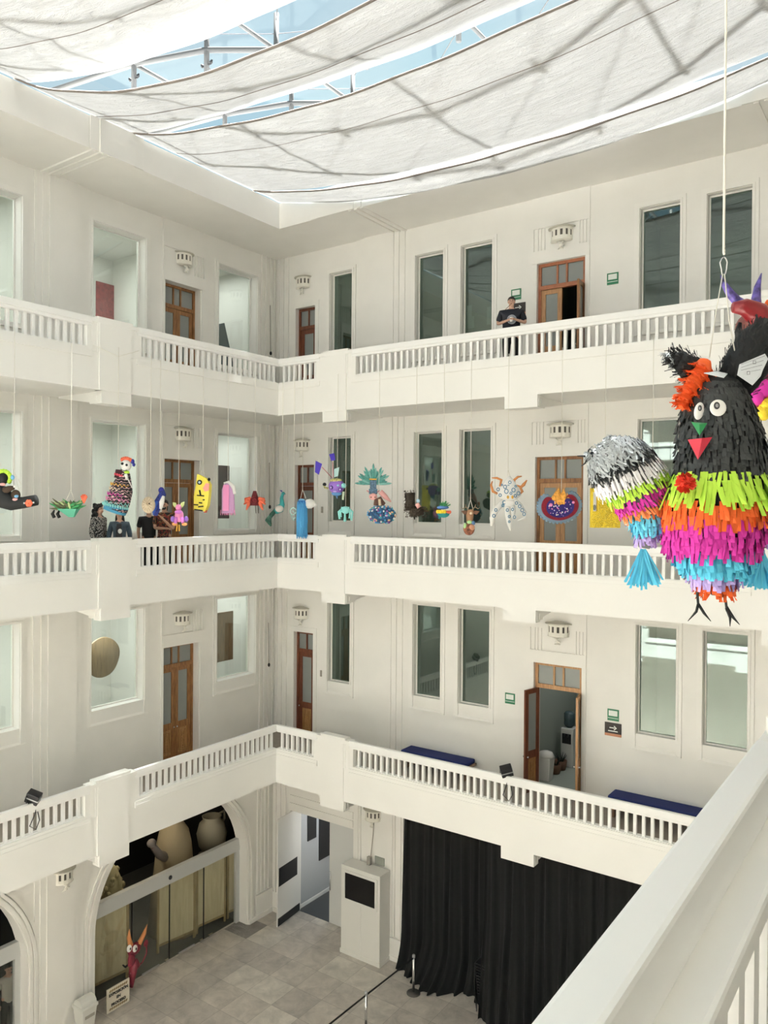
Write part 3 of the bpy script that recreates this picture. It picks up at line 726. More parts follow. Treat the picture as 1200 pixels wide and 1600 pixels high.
# ------------------------------------------------------------------ wall lanterns
def sconce(W, a, zt, label, wide=.60, h=.30):
    """half-octagonal tin lantern: roof plate, slotted drum, bowl and curled tails"""
    r = empty('wall_lantern', W.P(a, .02, zt), label, 'wall lantern', 'tin wall lanterns')
    rd, rp = wide*.39, wide*.5
    def pt(q, rr, z): return W.P(a+rr*math.cos(q), .02+rr*.85*math.sin(q), z)
    def half(mb, prof, n=8):
        for k in range(len(prof)-1):
            (r0, z0), (r1, z1) = prof[k], prof[k+1]
            for i in range(n):
                q0, q1 = PI*i/n, PI*(i+1)/n
                mb.quad(pt(q0, r0, z0), pt(q1, r0, z0), pt(q1, r1, z1), pt(q0, r1, z1))
        mb.add([pt(PI*i/n, prof[-1][0], prof[-1][1]) for i in range(n+1)], [tuple(range(n+1))]); mb.add([pt(PI*i/n, prof[0][0], prof[0][1]) for i in range(n+1)], [tuple(range(n+1))])
    mb = MB(); half(mb, [(rd+.005, zt-.03), (rp, zt-.02), (rp, zt), (.08, zt+.05)]); build('roof_plate', mb, mat('lamp_tin', (.55, .53, .46), .5), r)
    mb = MB(); half(mb, [(rd*.93, zt-.25), (rd*.93, zt-.03)]); build('grille', mb, GRILLE, r)
    mb = MB(); n = 6
    for zz in ((zt-.075, zt-.02), (zt-.31, zt-.215)): half(mb, [(rd, zz[0]), (rd, zz[1])], 8)
    half(mb, [(rd*.8, zt-.33), (rd+.015, zt-.31)])
    for i in range(n+1):
        q = PI*i/n; c = .14 if 0 < i < n else .1
        mb.hull([pt(q-c, rd, zt-.26), pt(q+c, rd, zt-.26), pt(q+c, rd*.94, zt-.26), pt(q-c, rd*.94, zt-.26)], [pt(q-c, rd, zt-.04), pt(q+c, rd, zt-.04), pt(q+c, rd*.94, zt-.04), pt(q-c, rd*.94, zt-.04)])
    build('drum', mb, CREAM, r)
    for i in range(4):
        q = PI*(.3+.13*i); mb = MB(); a_, b_ = pt(q, rd*.55, zt-.33), pt(q, rd*.45, zt-.50); o_ = W.P(a+(i-1.5)*.035+.03, .02+rd*.5, zt-.44)
        mb.tube([a_, o_, b_], [.018, .02, .013], 6); build('tail', mb, CREAM, r)
    return r
for lv, nm in ((3, 'top'), (2, 'middle'), (1, 'first')):
    z = {3: 6.66, 2: 2.02, 1: -2.86}[lv]; zl = {3: 6.72, 2: 2.07, 1: -2.83}[lv]
    sconce(WL, 14.06, zl-.03, 'tin lantern above the double wooden door on the left side of the %s balcony' % nm)
    sconce(WB, -15.38, {3: 6.74, 2: 1.95, 1: -3.0}[lv], 'tin lantern above the narrow door by the corner on the %s balcony' % nm)
    sconce(WB, -7.34, {3: 6.60, 2: 1.98, 1: -2.72}[lv], 'tin lantern above the wide door of the back wall on the %s balcony' % nm, .66, .33)
sconce(WL, 10.60, -8.40, 'tin lantern low on the left wall between the two ground floor arches')
sconce(WB, -12.72, -8.34, 'tin lantern over the white screen kiosk on the ground floor')

# thin conduits with a small black lamp on the corner pleats
for lv, (zt, zb) in {3: (6.0, 4.62), 2: (1.3, .02), 1: (-3.5, -4.72)}.items():
    r = empty('cable_drop', WL.P(17.32, .08, zb), 'thin cable ending in a small plug near the inner corner, %s balcony' % LN[lv].split()[0], 'cable', None)
    mb = MB(); mb.tube([WL.P(17.32, .08, zt), WL.P(17.33, .08, (zt+zb)/2), WL.P(17.34, .08, zb)], .012, 5); build('wire', mb, GREYP, r)
    mb = MB(); mb.ell(WL.P(17.34, .09, zb-.05), (.03, .045, .06), 8, 6); build('plug', mb, DARKM, r)
for lv, z in ((2, -.10), (1, -4.85)):
    mb = MB(); WB.box(mb, -14.66, -14.60, 0, .03, z-.09, z+.09); build('light_switch', mb, GREYP, None, 'small upright switch right of the narrow door, %s balcony' % LN[lv].split()[0], 'switch', at=WB.P(-14.63, 0, z), bevel=.006)
for a, z, lb in ((12.24, -5.13, 'small grey plate under the first-balcony window with the wooden disc'), (16.28, -5.12, 'small grey plate under the first-balcony window with the wooden board')):
    c = WL.P(a, -.10, z); mb = MB(); WL.box(mb, a-.09, a+.09, -.12, -.05, z-.05, z+.05); build('wall_plate', mb, GREYP, None, lb, 'plate', at=c)

# ------------------------------------------------------------------ signs
def sign_green(a, z, label):
    r = empty('evacuation_sign', WB.P(a, .02, z), label, 'sign')
    mb = MB(); WB.box(mb, a-.13, a+.13, 0, .02, z-.13, z+.13); build('board', mb, GREEN, r)
    mb = MB(); WB.box(mb, a-.10, a+.10, .02, .026, z-.02, z+.10); WB.box(mb, a-.12, a+.12, .02, .026, z-.075, z-.065); build('panel', mb, SIGNW, r)
def sign_arrow(a, z, label):
    r = empty('direction_sign', WB.P(a, .02, z), label, 'sign')
    mb = MB(); WB.box(mb, a-.19, a+.19, 0, .02, z-.10, z+.14); build('board', mb, SIGNB, r)
    mb = MB(); WB.box(mb, a-.19, a+.19, 0, .021, z-.16, z-.10); build('band', mb, SIGNT, r)
    mb = MB(); WB.box(mb, a-.08, a+.04, .02, .027, z+.02, z+.04)
    for s in (-1, 1):
        A = [WB.P(a+.09, .02, z+.03), WB.P(a+.035, .02, z+.03+s*.05), WB.P(a+.015, .02, z+.03+s*.04), WB.P(a+.06, .02, z+.03)]
        mb.hull(A, [p+Vector((0, -.007, 0)) for p in A])
    WB.box(mb, a-.11, a+.11, .02, .026, z-.055, z-.035)
    build('arrow', mb, SIGNW, r)
sign_green(-6.12, 5.22, 'small green sign right of the open wooden door on the top balcony')
sign_green(-8.52, 5.22, 'small green sign beside the head of the man in the dark shirt')
sign_arrow(-8.46, 4.86, 'dark arrow sign partly hidden by the head of the man in the dark shirt')
sign_green(-6.02, -4.70, 'small green sign above the black arrow sign on the first balcony')
sign_arrow(-6.02, -5.02, 'black arrow sign with terracotta band right of the open first-balcony door')
sign_green(-8.60, -4.70, 'small green sign left of the open door on the first balcony')

# ------------------------------------------------------------------ benches and floodlights of the first balcony
for a0, a1, lab in ((-11.50, -9.50, 'blue cushioned bench against the wall left of the open door, first balcony'), (-5.98, -3.9, 'blue cushioned bench under the windows at the right, first balcony')):
    r = empty('bench', ((a0+a1)/2, 17.38, FL[1]), lab, 'bench', 'blue benches')
    mb = MB(); mb.box(a0, a1, 17.08, 17.62, FL[1]+.30, FL[1]+.36); build('seat_board', mb, OAK, r, bevel=.01)
    for x in (a0+.1, a1-.18): mb = MB(); mb.box(x, x+.08, 17.12, 17.58, FL[1], FL[1]+.30); build('leg', mb, OAK, r)
    mb = MB(); mb.box(a0+.03, a1-.03, 17.10, 17.60, FL[1]+.36, FL[1]+.47); build('cushion', mb, NAVY, r, bevel=.03)
def flood(W, a, lab):
    t = RT[1]; r = empty('floodlight', W.P(a, 0, t), lab, 'floodlight', 'black floodlights on the first handrail')
    mb = MB(); c = W.P(a, -.02, t+.10); M = Matrix.Rotation(R(28), 4, 'Y' if W.side[-1] == 'L' else 'X') @ Matrix.Rotation(R(35), 4, 'Z')
    bb = MB(); bb.box(-.13, .13, -.09, .09, -.11, .11, M); bb.v = [v+c for v in bb.v]; build('housing', bb, DARKM, r, bevel=.015)
    bb = MB(); bb.box(-.135, .135, -.095, .095, -.012, .012, M); bb.v = [v+c for v in bb.v]; build('rim', bb, STEEL, r)
    mb = MB(); mb.tube([W.P(a-.15, -.02, t+.02), W.P(a-.16, -.02, t+.14), W.P(a-.12, -.02, t+.16)], .01, 6); mb.tube([W.P(a-.12, -.02, t), W.P(a+.12, -.02, t)], .012, 6); build('bracket', mb, DARKM, r)
    mb = MB(); mb.tube([W.P(a+.05, -.05, t+.02), W.P(a+.02, .02, t-.2), W.P(a-.08, -.02, t-.45), W.P(a+.06, -.03, t-.56), W.P(a+.14, -.04, t-.4), W.P(a+.1, -.04, t-.22)], .010, 5); build('wire', mb, DARKM, r)
flood(PLW, 8.72, 'black floodlight clamped on the left handrail of the first balcony'); flood(PBW, -7.72, 'black floodlight clamped on the back handrail of the first balcony')

# ------------------------------------------------------------------ things seen behind the glass of the left rooms
def board(side_x, y0, y1, z0, z1, m, name, lab, cat, cols=None):
    r = MB(); r.box(side_x-.05, side_x, y0, y1, z0, z1); return build(name, r, m, None, lab, cat, at=(side_x, (y0+y1)/2, (z0+z1)/2))
RED = mat('red_panel', (.22, .05, .055), .6, vary=.4, vscale=9)
XR = XW-4.12
p = on_x(148, 438, XR); q = on_x(184, 500, XR)
for k in (0, 1): board(XR, p.y+.07+k*.98, p.y+.95+k*.98, 3.9, p.z-.1*k, RED, 'red_panel', ('dark red display panel behind the top-left window, %s of the pair') % ('left' if k == 0 else 'right'), 'panel')
c = on_x(160, 1027, XW-2.0); dm = MB(); dm.lathe([(0, -.04), (.52, -.04), (.54, 0), (.52, .04), (0, .04)], (0, 0, 0), 36, M=Matrix.Rotation(PI/2, 4, 'Y')); dm.v = [Vector((v.x, v.y*1.0*(1+.05*math.sin(3*math.atan2(v.z, v.y))), v.z*1.02))+c for v in dm.v]
build('wooden_disc', dm, wood_mat('disc_wood', (.17, .11, .055), (.30, .21, .11), .6), None, 'round pale wooden disc hanging behind the glass of the first-balcony window', 'wooden disc', at=c)
p = on_x(340, 958, XW-1.6); q = on_x(364, 1030, XW-1.6); board(XW-1.6, p.y-.5, q.y, q.z, p.z, wood_mat('board_wood', (.14, .08, .04), (.26, .16, .08)), 'wooden_board', 'brown wooden board behind the glass of the window by the corner, first balcony', 'board')
p = on_x(343, 727, XW-1.6); q = on_x(358, 810, XW-1.6); board(XW-1.6, p.y-.5, q.y, q.z, p.z, mat('dark_poster', (.07, .035, .04), .7, vary=.4, vscale=5), 'dark_poster', 'dark brown poster behind the glass of the middle-balcony window by the corner', 'poster')
p = on_x(345, 510, XW-1.0)
g = empty('garment', (p.x, p.y, p.z-1), 'dark blue shawl on a stand behind the top window by the corner', 'garment')
mb = MB(); mb.hull([(p.x-.1, p.y-.10, p.z+.05), (p.x-.1, p.y+.05, p.z+.1), (p.x+.1, p.y+.05, p.z+.1), (p.x+.1, p.y-.1, p.z+.05)], [(p.x-.2, p.y-.38, p.z-1.2), (p.x-.2, p.y+.36, p.z-1.2), (p.x+.2, p.y+.36, p.z-1.2), (p.x+.2, p.y-.38, p.z-1.2)]); build('shawl', mb, mat('shawl_blue', (.07, .10, .12), .9, bump=.5, bscale=12), g)
mb = MB(); mb.tube([(p.x, p.y, FL[3]), (p.x, p.y, p.z)], .03, 8); build('stand', mb, WHITE, g)
for i, (x0, y0_, x1, y1_) in enumerate(((728, 478, 737, 497), (728, 496, 741, 512), (761, 480, 767, 507))):
    p = on_y(x0, y0_, YW+.19); q = on_y(x1, y1_, YW+.19); mb = MB(); mb.box(p.x, q.x, YW+.185, YW+.19, q.z, p.z)
    build('paper_sheet', mb, mat('paper', (.62, .68, .62), .8), None, ('upper left paper sheet taped inside the top window beside the man', 'lower left paper sheet taped inside the top window beside the man', 'right-hand paper sheet taped inside the top window beside the man')[i], 'paper', 'papers taped in the window', at=p)
# ------------------------------------------------------------------ ground floor: glazed arches
def arch_glazing(ac, no):
    r_, zc = 2.55, -10.35; Xg = XW-.36
    dno[0] += 1; r = empty('door_%d' % dno[0], (Xg, ac, GZ), kind='structure')
    mb = MB(); mb.box(Xg-.06, Xg+.08, ac-2.53, ac+2.53, -10.16, -9.80); build('header_beam', mb, mat('grey_beam', (.52, .53, .52), .45), r)
    for s in (-1, 1):
        mb = MB(); mb.box(Xg-.05, Xg+.05, ac+s*2.55, ac+s*2.42, GZ, -10.1); build('jamb', mb, MATS['grey_beam'], r)
    w = 4.84/4
    for k in range(4):
        y0 = ac-2.42+k*w; mb = MB(); mb.box(Xg-.006, Xg+.006, y0+.012, y0+w-.012, GZ+.05, -10.16); p = build('glass_leaf', mb, GLASSD, r)
        if 0 < k < 4:
            mb = MB(); mb.box(Xg-.012, Xg+.014, y0-.012, y0+.012, GZ+.05, -10.16); build('seam', mb, DARKM, r)
        mb = MB(); mb.box(Xg-.03, Xg+.03, y0+w-.13 if k < 3 else y0+.2, y0+w+.0 if k < 3 else y0+.35, GZ+.02, GZ+.08); build('patch_fitting', mb, CHROME, r)
        if k in (1, 2):
            mb = MB(); yy = y0+w*.25; mb.box(Xg+.02, Xg+.05, yy, yy+.55, GZ+.06, GZ+.10); build('rail_handle', mb, STEEL, r)
    if no == 1:
        mb = MB(); mb.ell((Xg+.10, ac-.05, -9.98), (.03, .06, .06), 8, 6); build('lock', mb, DARKM, r)
arch_glazing(14.01, 1); arch_glazing(7.22, 2)
# dark exhibition room behind
mb = MB(); X0, X1 = XW-5.5, XW-.43
mb.box(X0-.1, X0, 3, YW+.3, GZ, SB[1]); mb.box(X0, X1, YW+.0, YW+.1, GZ, SB[1]); mb.box(X0, X1, 10.5, 10.6, GZ, SB[1]); mb.box(X0, X1, 3, 3.1, GZ, SB[1]); mb.box(X0, X1, 3, YW+.3, SB[1]-.02, SB[1])
build('wall_exhibition', mb, mat('exhibition_black', (.012, .012, .012), .9), kind='structure', at=(X0, 12, GZ))
mb = MB(); mb.box(X0, X1, 3, YW, GZ, GZ+.004); build('floor', mb, mat('room_floor_grey', (.12, .12, .115), .6), kind='structure', at=(X0, 10, GZ))
room_light(XW-1.9, 13.6, SB[1]-.2, .5, 1.5, 30, (1, .86, .62))  # unseen light added to bring out the folding screens
def screen(panels, z1, lab):
    """folding screen: list of plan points"""
    r = empty('folding_screen', (panels[0][0], panels[0][1], GZ), lab, 'folding screen', 'pale folding screens behind the glass')
    for k in range(len(panels)-1):
        a, b = Vector((*panels[k], 0)), Vector((*panels[k+1], 0)); d = (b-a).normalized(); n = Vector((-d.y, d.x, 0)); L_ = (b-a).length
        def bx(u0, u1, z0_, z1_, t):
            mb.hull([a+d*u0-n*t+Vector((0, 0, z0_)), a+d*u1-n*t+Vector((0, 0, z0_)), a+d*u1+n*t+Vector((0, 0, z0_)), a+d*u0+n*t+Vector((0, 0, z0_))],
                    [a+d*u0-n*t+Vector((0, 0, z1_)), a+d*u1-n*t+Vector((0, 0, z1_)), a+d*u1+n*t+Vector((0, 0, z1_)), a+d*u0+n*t+Vector((0, 0, z1_))])
        mb = MB(); bx(.01, .07, GZ+.01, z1, .02); bx(L_-.07, L_-.01, GZ+.01, z1, .02); bx(.07, L_-.07, z1-.06, z1, .02); bx(.07, L_-.07, GZ+.18, GZ+.24, .02)
        f = build('panel_frame', mb, PINE, r)
        mb = MB(); bx(.07, L_-.07, GZ+.24, z1-.06, .006); build('panel', mb, PINEP, f)
XS = XW-.75
screen([(XS-.05, 11.62), (XS+.10, 12.92), (XS-.6, 13.2)], -10.25, 'pale folding screen at the left end of the arch, behind the red devil sign')
screen([(XS-.15, 14.02), (XS+.05, 15.22), (XS-.05, 15.32), (XS+.10, 16.35)], -10.20, 'pale folding screen in the middle of the arch, right of the gap')
screen([(XS+.05, 16.42), (XS+.25, 17.2)], -10.20, 'narrow pale folding screen at the right end of the arch')
# exhibits above the header
f = empty('draped_figure', (XW-1.6, 14.55, GZ), 'cream draped figure with an outstretched arm in the dark above the glass doors', 'sculpture')
pz = on_x(272, 1300, XW-1.6); CLO = mat('cream_cloth', (.34, .28, .18), .9, bump=.5, bscale=10)
mb = MB(); mb.lathe([(.75, -3.0), (.62, -1.7), (.55, -1.0), (.50, -.45), (.42, -.1), (.28, .12), (.14, .22), (0, .24)], (pz.x, pz.y, pz.z+.15), 24); build('cloak', mb, CLO, f)
mb = MB(); mb.tube([pz+Vector((.1, -.25, -.65)), pz+Vector((.2, -.7, -.35)), pz+Vector((.25, -.95, -.02))], [.16, .12, .09], 10); mb.ell(pz+Vector((.25, -1.0, .08)), (.12, .14, .12)); build('arm', mb, mat('clay_grey', (.18, .16, .15), .8), f)
pj = on_x(331, 1296, XW-1.6)
j = empty('clay_jug', (pj.x, pj.y, pj.z), 'pale clay jug with a handle at the right in the dark above the glass doors', 'jug')
JUG = mat('pale_clay', (.36, .33, .25), .6)
mb = MB(); mb.lathe([(.2, -.75), (.40, -.45), (.46, -.1), (.38, .2), (.26, .32), (.30, .42), (.27, .42), (.2, .3), (0, .25)], pj, 24); build('body', mb, JUG, j)
mb = MB(); mb.tube([pj+Vector((0, .27, .38)), pj+Vector((0, .50, .42)), pj+Vector((0, .52, .18)), pj+Vector((0, .38, .05))], .04, 8); build('handle', mb, JUG, j)
mb = MB(); mb.lathe([(.4, -3), (.42, -.75), (.36, -.75), (0, -.75)], pj, 16); build('plinth', mb, mat('dim_plinth', (.16, .13, .09), .8), j)
pc = on_x(176, 1372, XW-1.3)
mb = MB(); mb.ell((pc.x-.2, pc.y+.05, pc.z-1.0), (.34, .42, 1.3), 16, 12)
for k in range(110): _a = random.uniform(0, 6.28); _z = random.uniform(-1, 1); _r = math.sqrt(max(0, 1-_z*_z)); mb.ell((pc.x-.2+.34*_r*math.cos(_a), pc.y+.05+.42*_r*math.sin(_a), pc.z-1.0+1.3*_z), .07, 7, 5)
build('woven_sculpture', mb, mat('straw_bumps', (.36, .32, .18), .8), None, 'pale knobbly sculpture at the left end of the arch above the header', 'sculpture', at=(pc.x, pc.y, GZ))

# ------------------------------------------------------------------ red devil with the sign, bin
DX = XW+.10
def dz(px, py): p = on_x(px, py, DX); return p
DEV = mat('devil_red', (.20, .018, .035), .5, vary=.25, vscale=9); HORN = mat('horn_orange', (.62, .25, .09), .5)
dv = empty('devil_figure', (DX, 12.5, GZ), 'red devil figure with orange horns and round eyes holding the sign at the arch', 'sculpture')
H = on_x(210, 1483, DX); B = on_x(209, 1515, DX)
mb = MB(); mb.ell(H, (.06, .20, .17), 16, 10); mb.ell(H+Vector((.03, -.11, -.20)), (.05, .11, .16), 12, 8); mb.ell(H+Vector((.03, -.14, -.30)), (.04, .08, .06), 12, 8); build('head', mb, DEV, dv)
for px, py, tx, ty in ((204, 1477, 202, 1452), (217, 1475, 230, 1444)):
    a, b = dz(px, py), dz(tx, ty); m_ = (a+b)/2+Vector((0, -.03 if px < 210 else .04, 0)); mb = MB(); mb.tube([a, m_, b], [.065, .05, .006], 10); build('horn', mb, HORN, dv)
for px, py in ((200, 1481), (209, 1481)):
    e = dz(px, py)+Vector((.05, 0, 0)); mb = MB(); mb.ell(e, (.04, .072, .09), 14, 8); o = build('eye', mb, WHITE, dv)
    mb = MB(); mb.ell(e+Vector((.035, .005, 0)), (.012, .022, .035), 10, 6); build('pupil', mb, BLACK, o)
mb = MB(); mb.tube([dz(211, 1499), dz(208, 1512), dz(206, 1530), dz(205, 1542)], [.07, .14, .10, .06], 12, flat=.6); mb.tube([dz(212, 1500), dz(216, 1508), dz(210, 1516), dz(202, 1522)], [.05, .06, .05, .04], 8); build('body', mb, DEV, dv)
mb = MB(); mb.tube([dz(213, 1512), dz(222, 1504), dz(229, 1490), dz(229, 1476)], .018, 6); mb.ell(dz(228, 1474), (.03, .07, .09)); build('tail', mb, DEV, dv)
mb = MB(); mb.tube([dz(192, 1508), dz(196, 1511), dz(203, 1505)], [.02, .03, .02], 6); mb.tube([dz(211, 1493), dz(215, 1488), dz(218, 1489)], [.012, .02, .006], 6); build('moustache', mb, BLACK, dv)
# the sign
p0 = on_x(167, 1524, DX+.12); p1 = on_x(202, 1507, DX+.12); q0 = on_x(167, 1561, DX+.12)
sw_y0, sw_y1, sz0, sz1 = p0.y, p1.y, GZ+.02, GZ+.02+abs(p0.z-q0.z)
sg = empty('notice_sign', (DX+.12, sw_y0, GZ), 'white sign reading EXPOSICIÓN EN PROCESO held by the red devil', 'sign')
mb = MB(); mb.box(DX+.10, DX+.13, sw_y0, sw_y1, sz0, sz1); build('board', mb, mat('sign_cream', (.72, .66, .55), .6), sg)
mb = MB(); n = 9; SWW = sw_y1-sw_y0
for zz in (sz1-.09, sz0+.045):
    for k in range(n):
        y = sw_y0+.06+k*(SWW-.12)/n; mb.hull([(DX+.13, y, zz), (DX+.13, y+.035, zz), (DX+.13, y+.06, zz+.05), (DX+.13, y+.025, zz+.05)], [(DX+.134, y, zz), (DX+.134, y+.035, zz), (DX+.134, y+.06, zz+.05), (DX+.134, y+.025, zz+.05)])
build('stripes', mb, mat('sign_ochre', (.22, .14, .03), .6), sg)
LET = []
for i, tx in enumerate(('EXPOSICIÓN', 'EN', 'PROCESO')):
    c = bpy.data.curves.new('text', 'FONT'); c.body = tx; c.size = .094; c.align_x = 'CENTER'; c.align_y = 'CENTER'; c.extrude = .003; c.offset = .003
    c.materials.append(BLACK); o = bpy.data.objects.new('lettering', c); COL.objects.link(o); o.parent = sg; LET.append(o)
    o.matrix_local = Matrix.Translation((.02, SWW/2, (sz1+sz0)/2-GZ+.125-.125*i)) @ Matrix(((0, 0, 1, 0), (1, 0, 0, 0), (0, 1, 0, 0), (0, 0, 0, 1)))
bpy.context.view_layer.update(); _dg = bpy.context.evaluated_depsgraph_get()
for o in LET:
    me = bpy.data.meshes.new_from_object(o.evaluated_get(_dg)); q = bpy.data.objects.new('lettering', me); COL.objects.link(q); q.parent = sg; q.matrix_local = o.matrix_local.copy(); bpy.data.objects.remove(o)
_q = on_z(133, 1560, GZ+.78); bx_, by_ = max(_q.x, -16.24), _q.y
bn = empty('trash_bin', (bx_, by_, GZ), 'white swing-lid bin against the wall at the bottom left, beside the arch', 'bin')
mb = MB(); mb.hull([(bx_-.14, by_-.14, GZ), (bx_+.14, by_-.14, GZ), (bx_+.14, by_+.14, GZ), (bx_-.14, by_+.14, GZ)], [(bx_-.19, by_-.20, GZ+.62), (bx_+.19, by_-.20, GZ+.62), (bx_+.19, by_+.20, GZ+.62), (bx_-.19, by_+.20, GZ+.62)]); build('body', mb, mat('bin_cream', (.68, .68, .64), .45), bn, bevel=.02)
mb = MB(); mb.box(bx_-.21, bx_+.21, by_-.22, by_+.22, GZ+.60, GZ+.68); build('rim', mb, MATS['bin_cream'], bn, bevel=.02)
mb = MB()
for k in range(8):
    q0, q1 = PI*k/8, PI*(k+1)/8
    mb.hull([(bx_-.17*math.cos(q0), by_-.19, GZ+.68+.15*math.sin(q0)), (bx_-.17*math.cos(q1), by_-.19, GZ+.68+.15*math.sin(q1)), (bx_, by_-.19, GZ+.68)], [(bx_-.17*math.cos(q0), by_+.19, GZ+.68+.15*math.sin(q0)), (bx_-.17*math.cos(q1), by_+.19, GZ+.68+.15*math.sin(q1)), (bx_, by_+.19, GZ+.68)])
build('lid', mb, MATS['bin_cream'], bn)
mb = MB(); mb.box(bx_+.15, bx_+.185, by_-.12, by_+.13, GZ+.40, GZ+.47); build('dark_strip', mb, GREYP, bn)

# ------------------------------------------------------------------ white double door, kiosk
dno[0] += 1; dd = empty('door_%d' % dno[0], (-14.6, YW+.4, GZ), kind='structure')
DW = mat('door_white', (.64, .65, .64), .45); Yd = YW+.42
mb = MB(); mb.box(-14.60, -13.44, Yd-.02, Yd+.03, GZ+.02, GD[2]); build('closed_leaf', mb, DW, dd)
mb = MB(); mb.tube([(-14.55, Yd-.05, GZ+1.0), (-14.55, Yd-.05, GZ+1.55)], .02, 8); build('handle', mb, CHROME, dd)
a, b = Vector((-15.78, Yd, 0)), Vector((-15.66, Yd-1.12, 0)); d = (b-a).normalized(); n = Vector((d.y, -d.x, 0))
def slab(mb, u0, u1, z0_, z1_, t0, t1): mb.hull([a+d*u0+n*t0+Vector((0, 0, z0_)), a+d*u1+n*t0+Vector((0, 0, z0_)), a+d*u1+n*t0+Vector((0, 0, z1_)), a+d*u0+n*t0+Vector((0, 0, z1_))], [a+d*u0+n*t1+Vector((0, 0, z0_)), a+d*u1+n*t1+Vector((0, 0, z0_)), a+d*u1+n*t1+Vector((0, 0, z1_)), a+d*u0+n*t1+Vector((0, 0, z1_))])
sgn = 1 if n.x > 0 else -1
mb = MB(); slab(mb, 0, 1.13, GZ+.02, GD[2]-.02, -.02*sgn, .02*sgn); lf = build('open_leaf', mb, mat('door_white_bright', (.78, .78, .76), .4), dd)
mb = MB(); slab(mb, .16, 1.08, GZ+1.18, GZ+1.72, .02*sgn, .027*sgn); build('black_panel', mb, BLACK, lf)
mb = MB(); slab(mb, .02, 1.11, GZ+.03, GZ+.26, .02*sgn, .027*sgn); build('kick_plate', mb, DARKM, lf)
# corridor behind
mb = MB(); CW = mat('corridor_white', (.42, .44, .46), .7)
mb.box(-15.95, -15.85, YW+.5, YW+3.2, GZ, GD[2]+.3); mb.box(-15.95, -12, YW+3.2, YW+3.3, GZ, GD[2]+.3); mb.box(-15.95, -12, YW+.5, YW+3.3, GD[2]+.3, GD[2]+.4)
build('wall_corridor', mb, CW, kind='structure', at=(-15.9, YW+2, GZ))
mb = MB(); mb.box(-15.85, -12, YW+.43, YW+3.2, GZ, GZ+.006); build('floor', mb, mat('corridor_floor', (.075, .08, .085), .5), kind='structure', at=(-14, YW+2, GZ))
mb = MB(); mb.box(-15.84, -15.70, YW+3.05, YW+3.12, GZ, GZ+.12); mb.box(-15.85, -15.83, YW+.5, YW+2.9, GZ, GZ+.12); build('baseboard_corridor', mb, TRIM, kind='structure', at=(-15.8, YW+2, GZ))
for y0, y1, z0_, z1_, lb in ((YW+.85, YW+1.25, GZ+1.95, GZ+2.95, 'narrow black window on the corridor wall behind the white door, nearer one'), (YW+1.40, YW+2.0, GZ+1.15, GZ+2.95, 'tall black window on the corridor wall behind the white door')):
    mb = MB(); mb.box(-15.85, -15.82, y0, y1, z0_, z1_); build('black_window', mb, BLACK, None, lb, 'panel', at=(-15.84, (y0+y1)/2, z0_))  # flat black panel standing for a dark corridor window
mb = MB(); mb.box(-14.4, -12.6, YW+2.9, YW+3.0, GZ, GD[2]+.2); build('wall_dark_recess', mb, BLACKROOM, kind='structure', at=(-13.5, YW+3, GZ))
room_light(-15.0, YW+1.6, GD[2]+.2, .4, .8, 14, (.85, .92, 1))

kx0, kx1, ky, kz = -13.40, -12.09, 17.08, -9.86
kk = empty('screen_kiosk', ((kx0+kx1)/2, 17.35, GZ), 'white upright kiosk with a black screen beside the curtain', 'kiosk')
mb = MB(); mb.box(kx0, kx1, ky, YW-.09, GZ+.10, kz); build('body', mb, mat('kiosk_white', (.76, .755, .72), .4), kk, bevel=.012)
mb = MB(); mb.box(kx0-.02, kx1+.02, ky-.02, YW-.09, GZ, GZ+.11); build('plinth', mb, MATS['kiosk_white'], kk)
mb = MB()
for x0, x1, z0_, z1_ in ((kx0+.08, kx1-.08, kz-.18, kz-.11), (kx0+.08, kx1-.08, kz-.96, kz-.89), (kx0+.08, kx0+.15, kz-.89, kz-.18), (kx1-.15, kx1-.08, kz-.89, kz-.18)): mb.box(x0, x1, ky-.03, ky, z0_, z1_)
mb.box(-12.78, -12.72, ky-.012, ky, GZ+.11, kz-.96); build('screen_surround', mb, MATS['kiosk_white'], kk)
mb = MB(); mb.box(kx0+.15, kx1-.15, ky-.015, ky-.004, kz-.89, kz-.18); build('screen', mb, mat('screen_black', (.004, .004, .005), .15), kk)
mb = MB(); mb.box(-12.80, -12.70, YW-.20, YW-.10, kz, kz+.22); mb.tube([(-12.74, YW-.1, kz+.2), (-12.72, YW-.02, kz+.8), (-12.68, YW-.02, kz+1.5)], .012, 5); build('junction_box', mb, GREYP, kk)
mb = MB(); WB.box(mb, -12.66, -12.34, 0, .02, kz-.0, kz+.22); build('wall_plate', mb, mat('plate_green_grey', (.30, .32, .28), .6), None, 'grey plate on the wall above the white kiosk', 'plate', at=(-12.5, YW, kz))

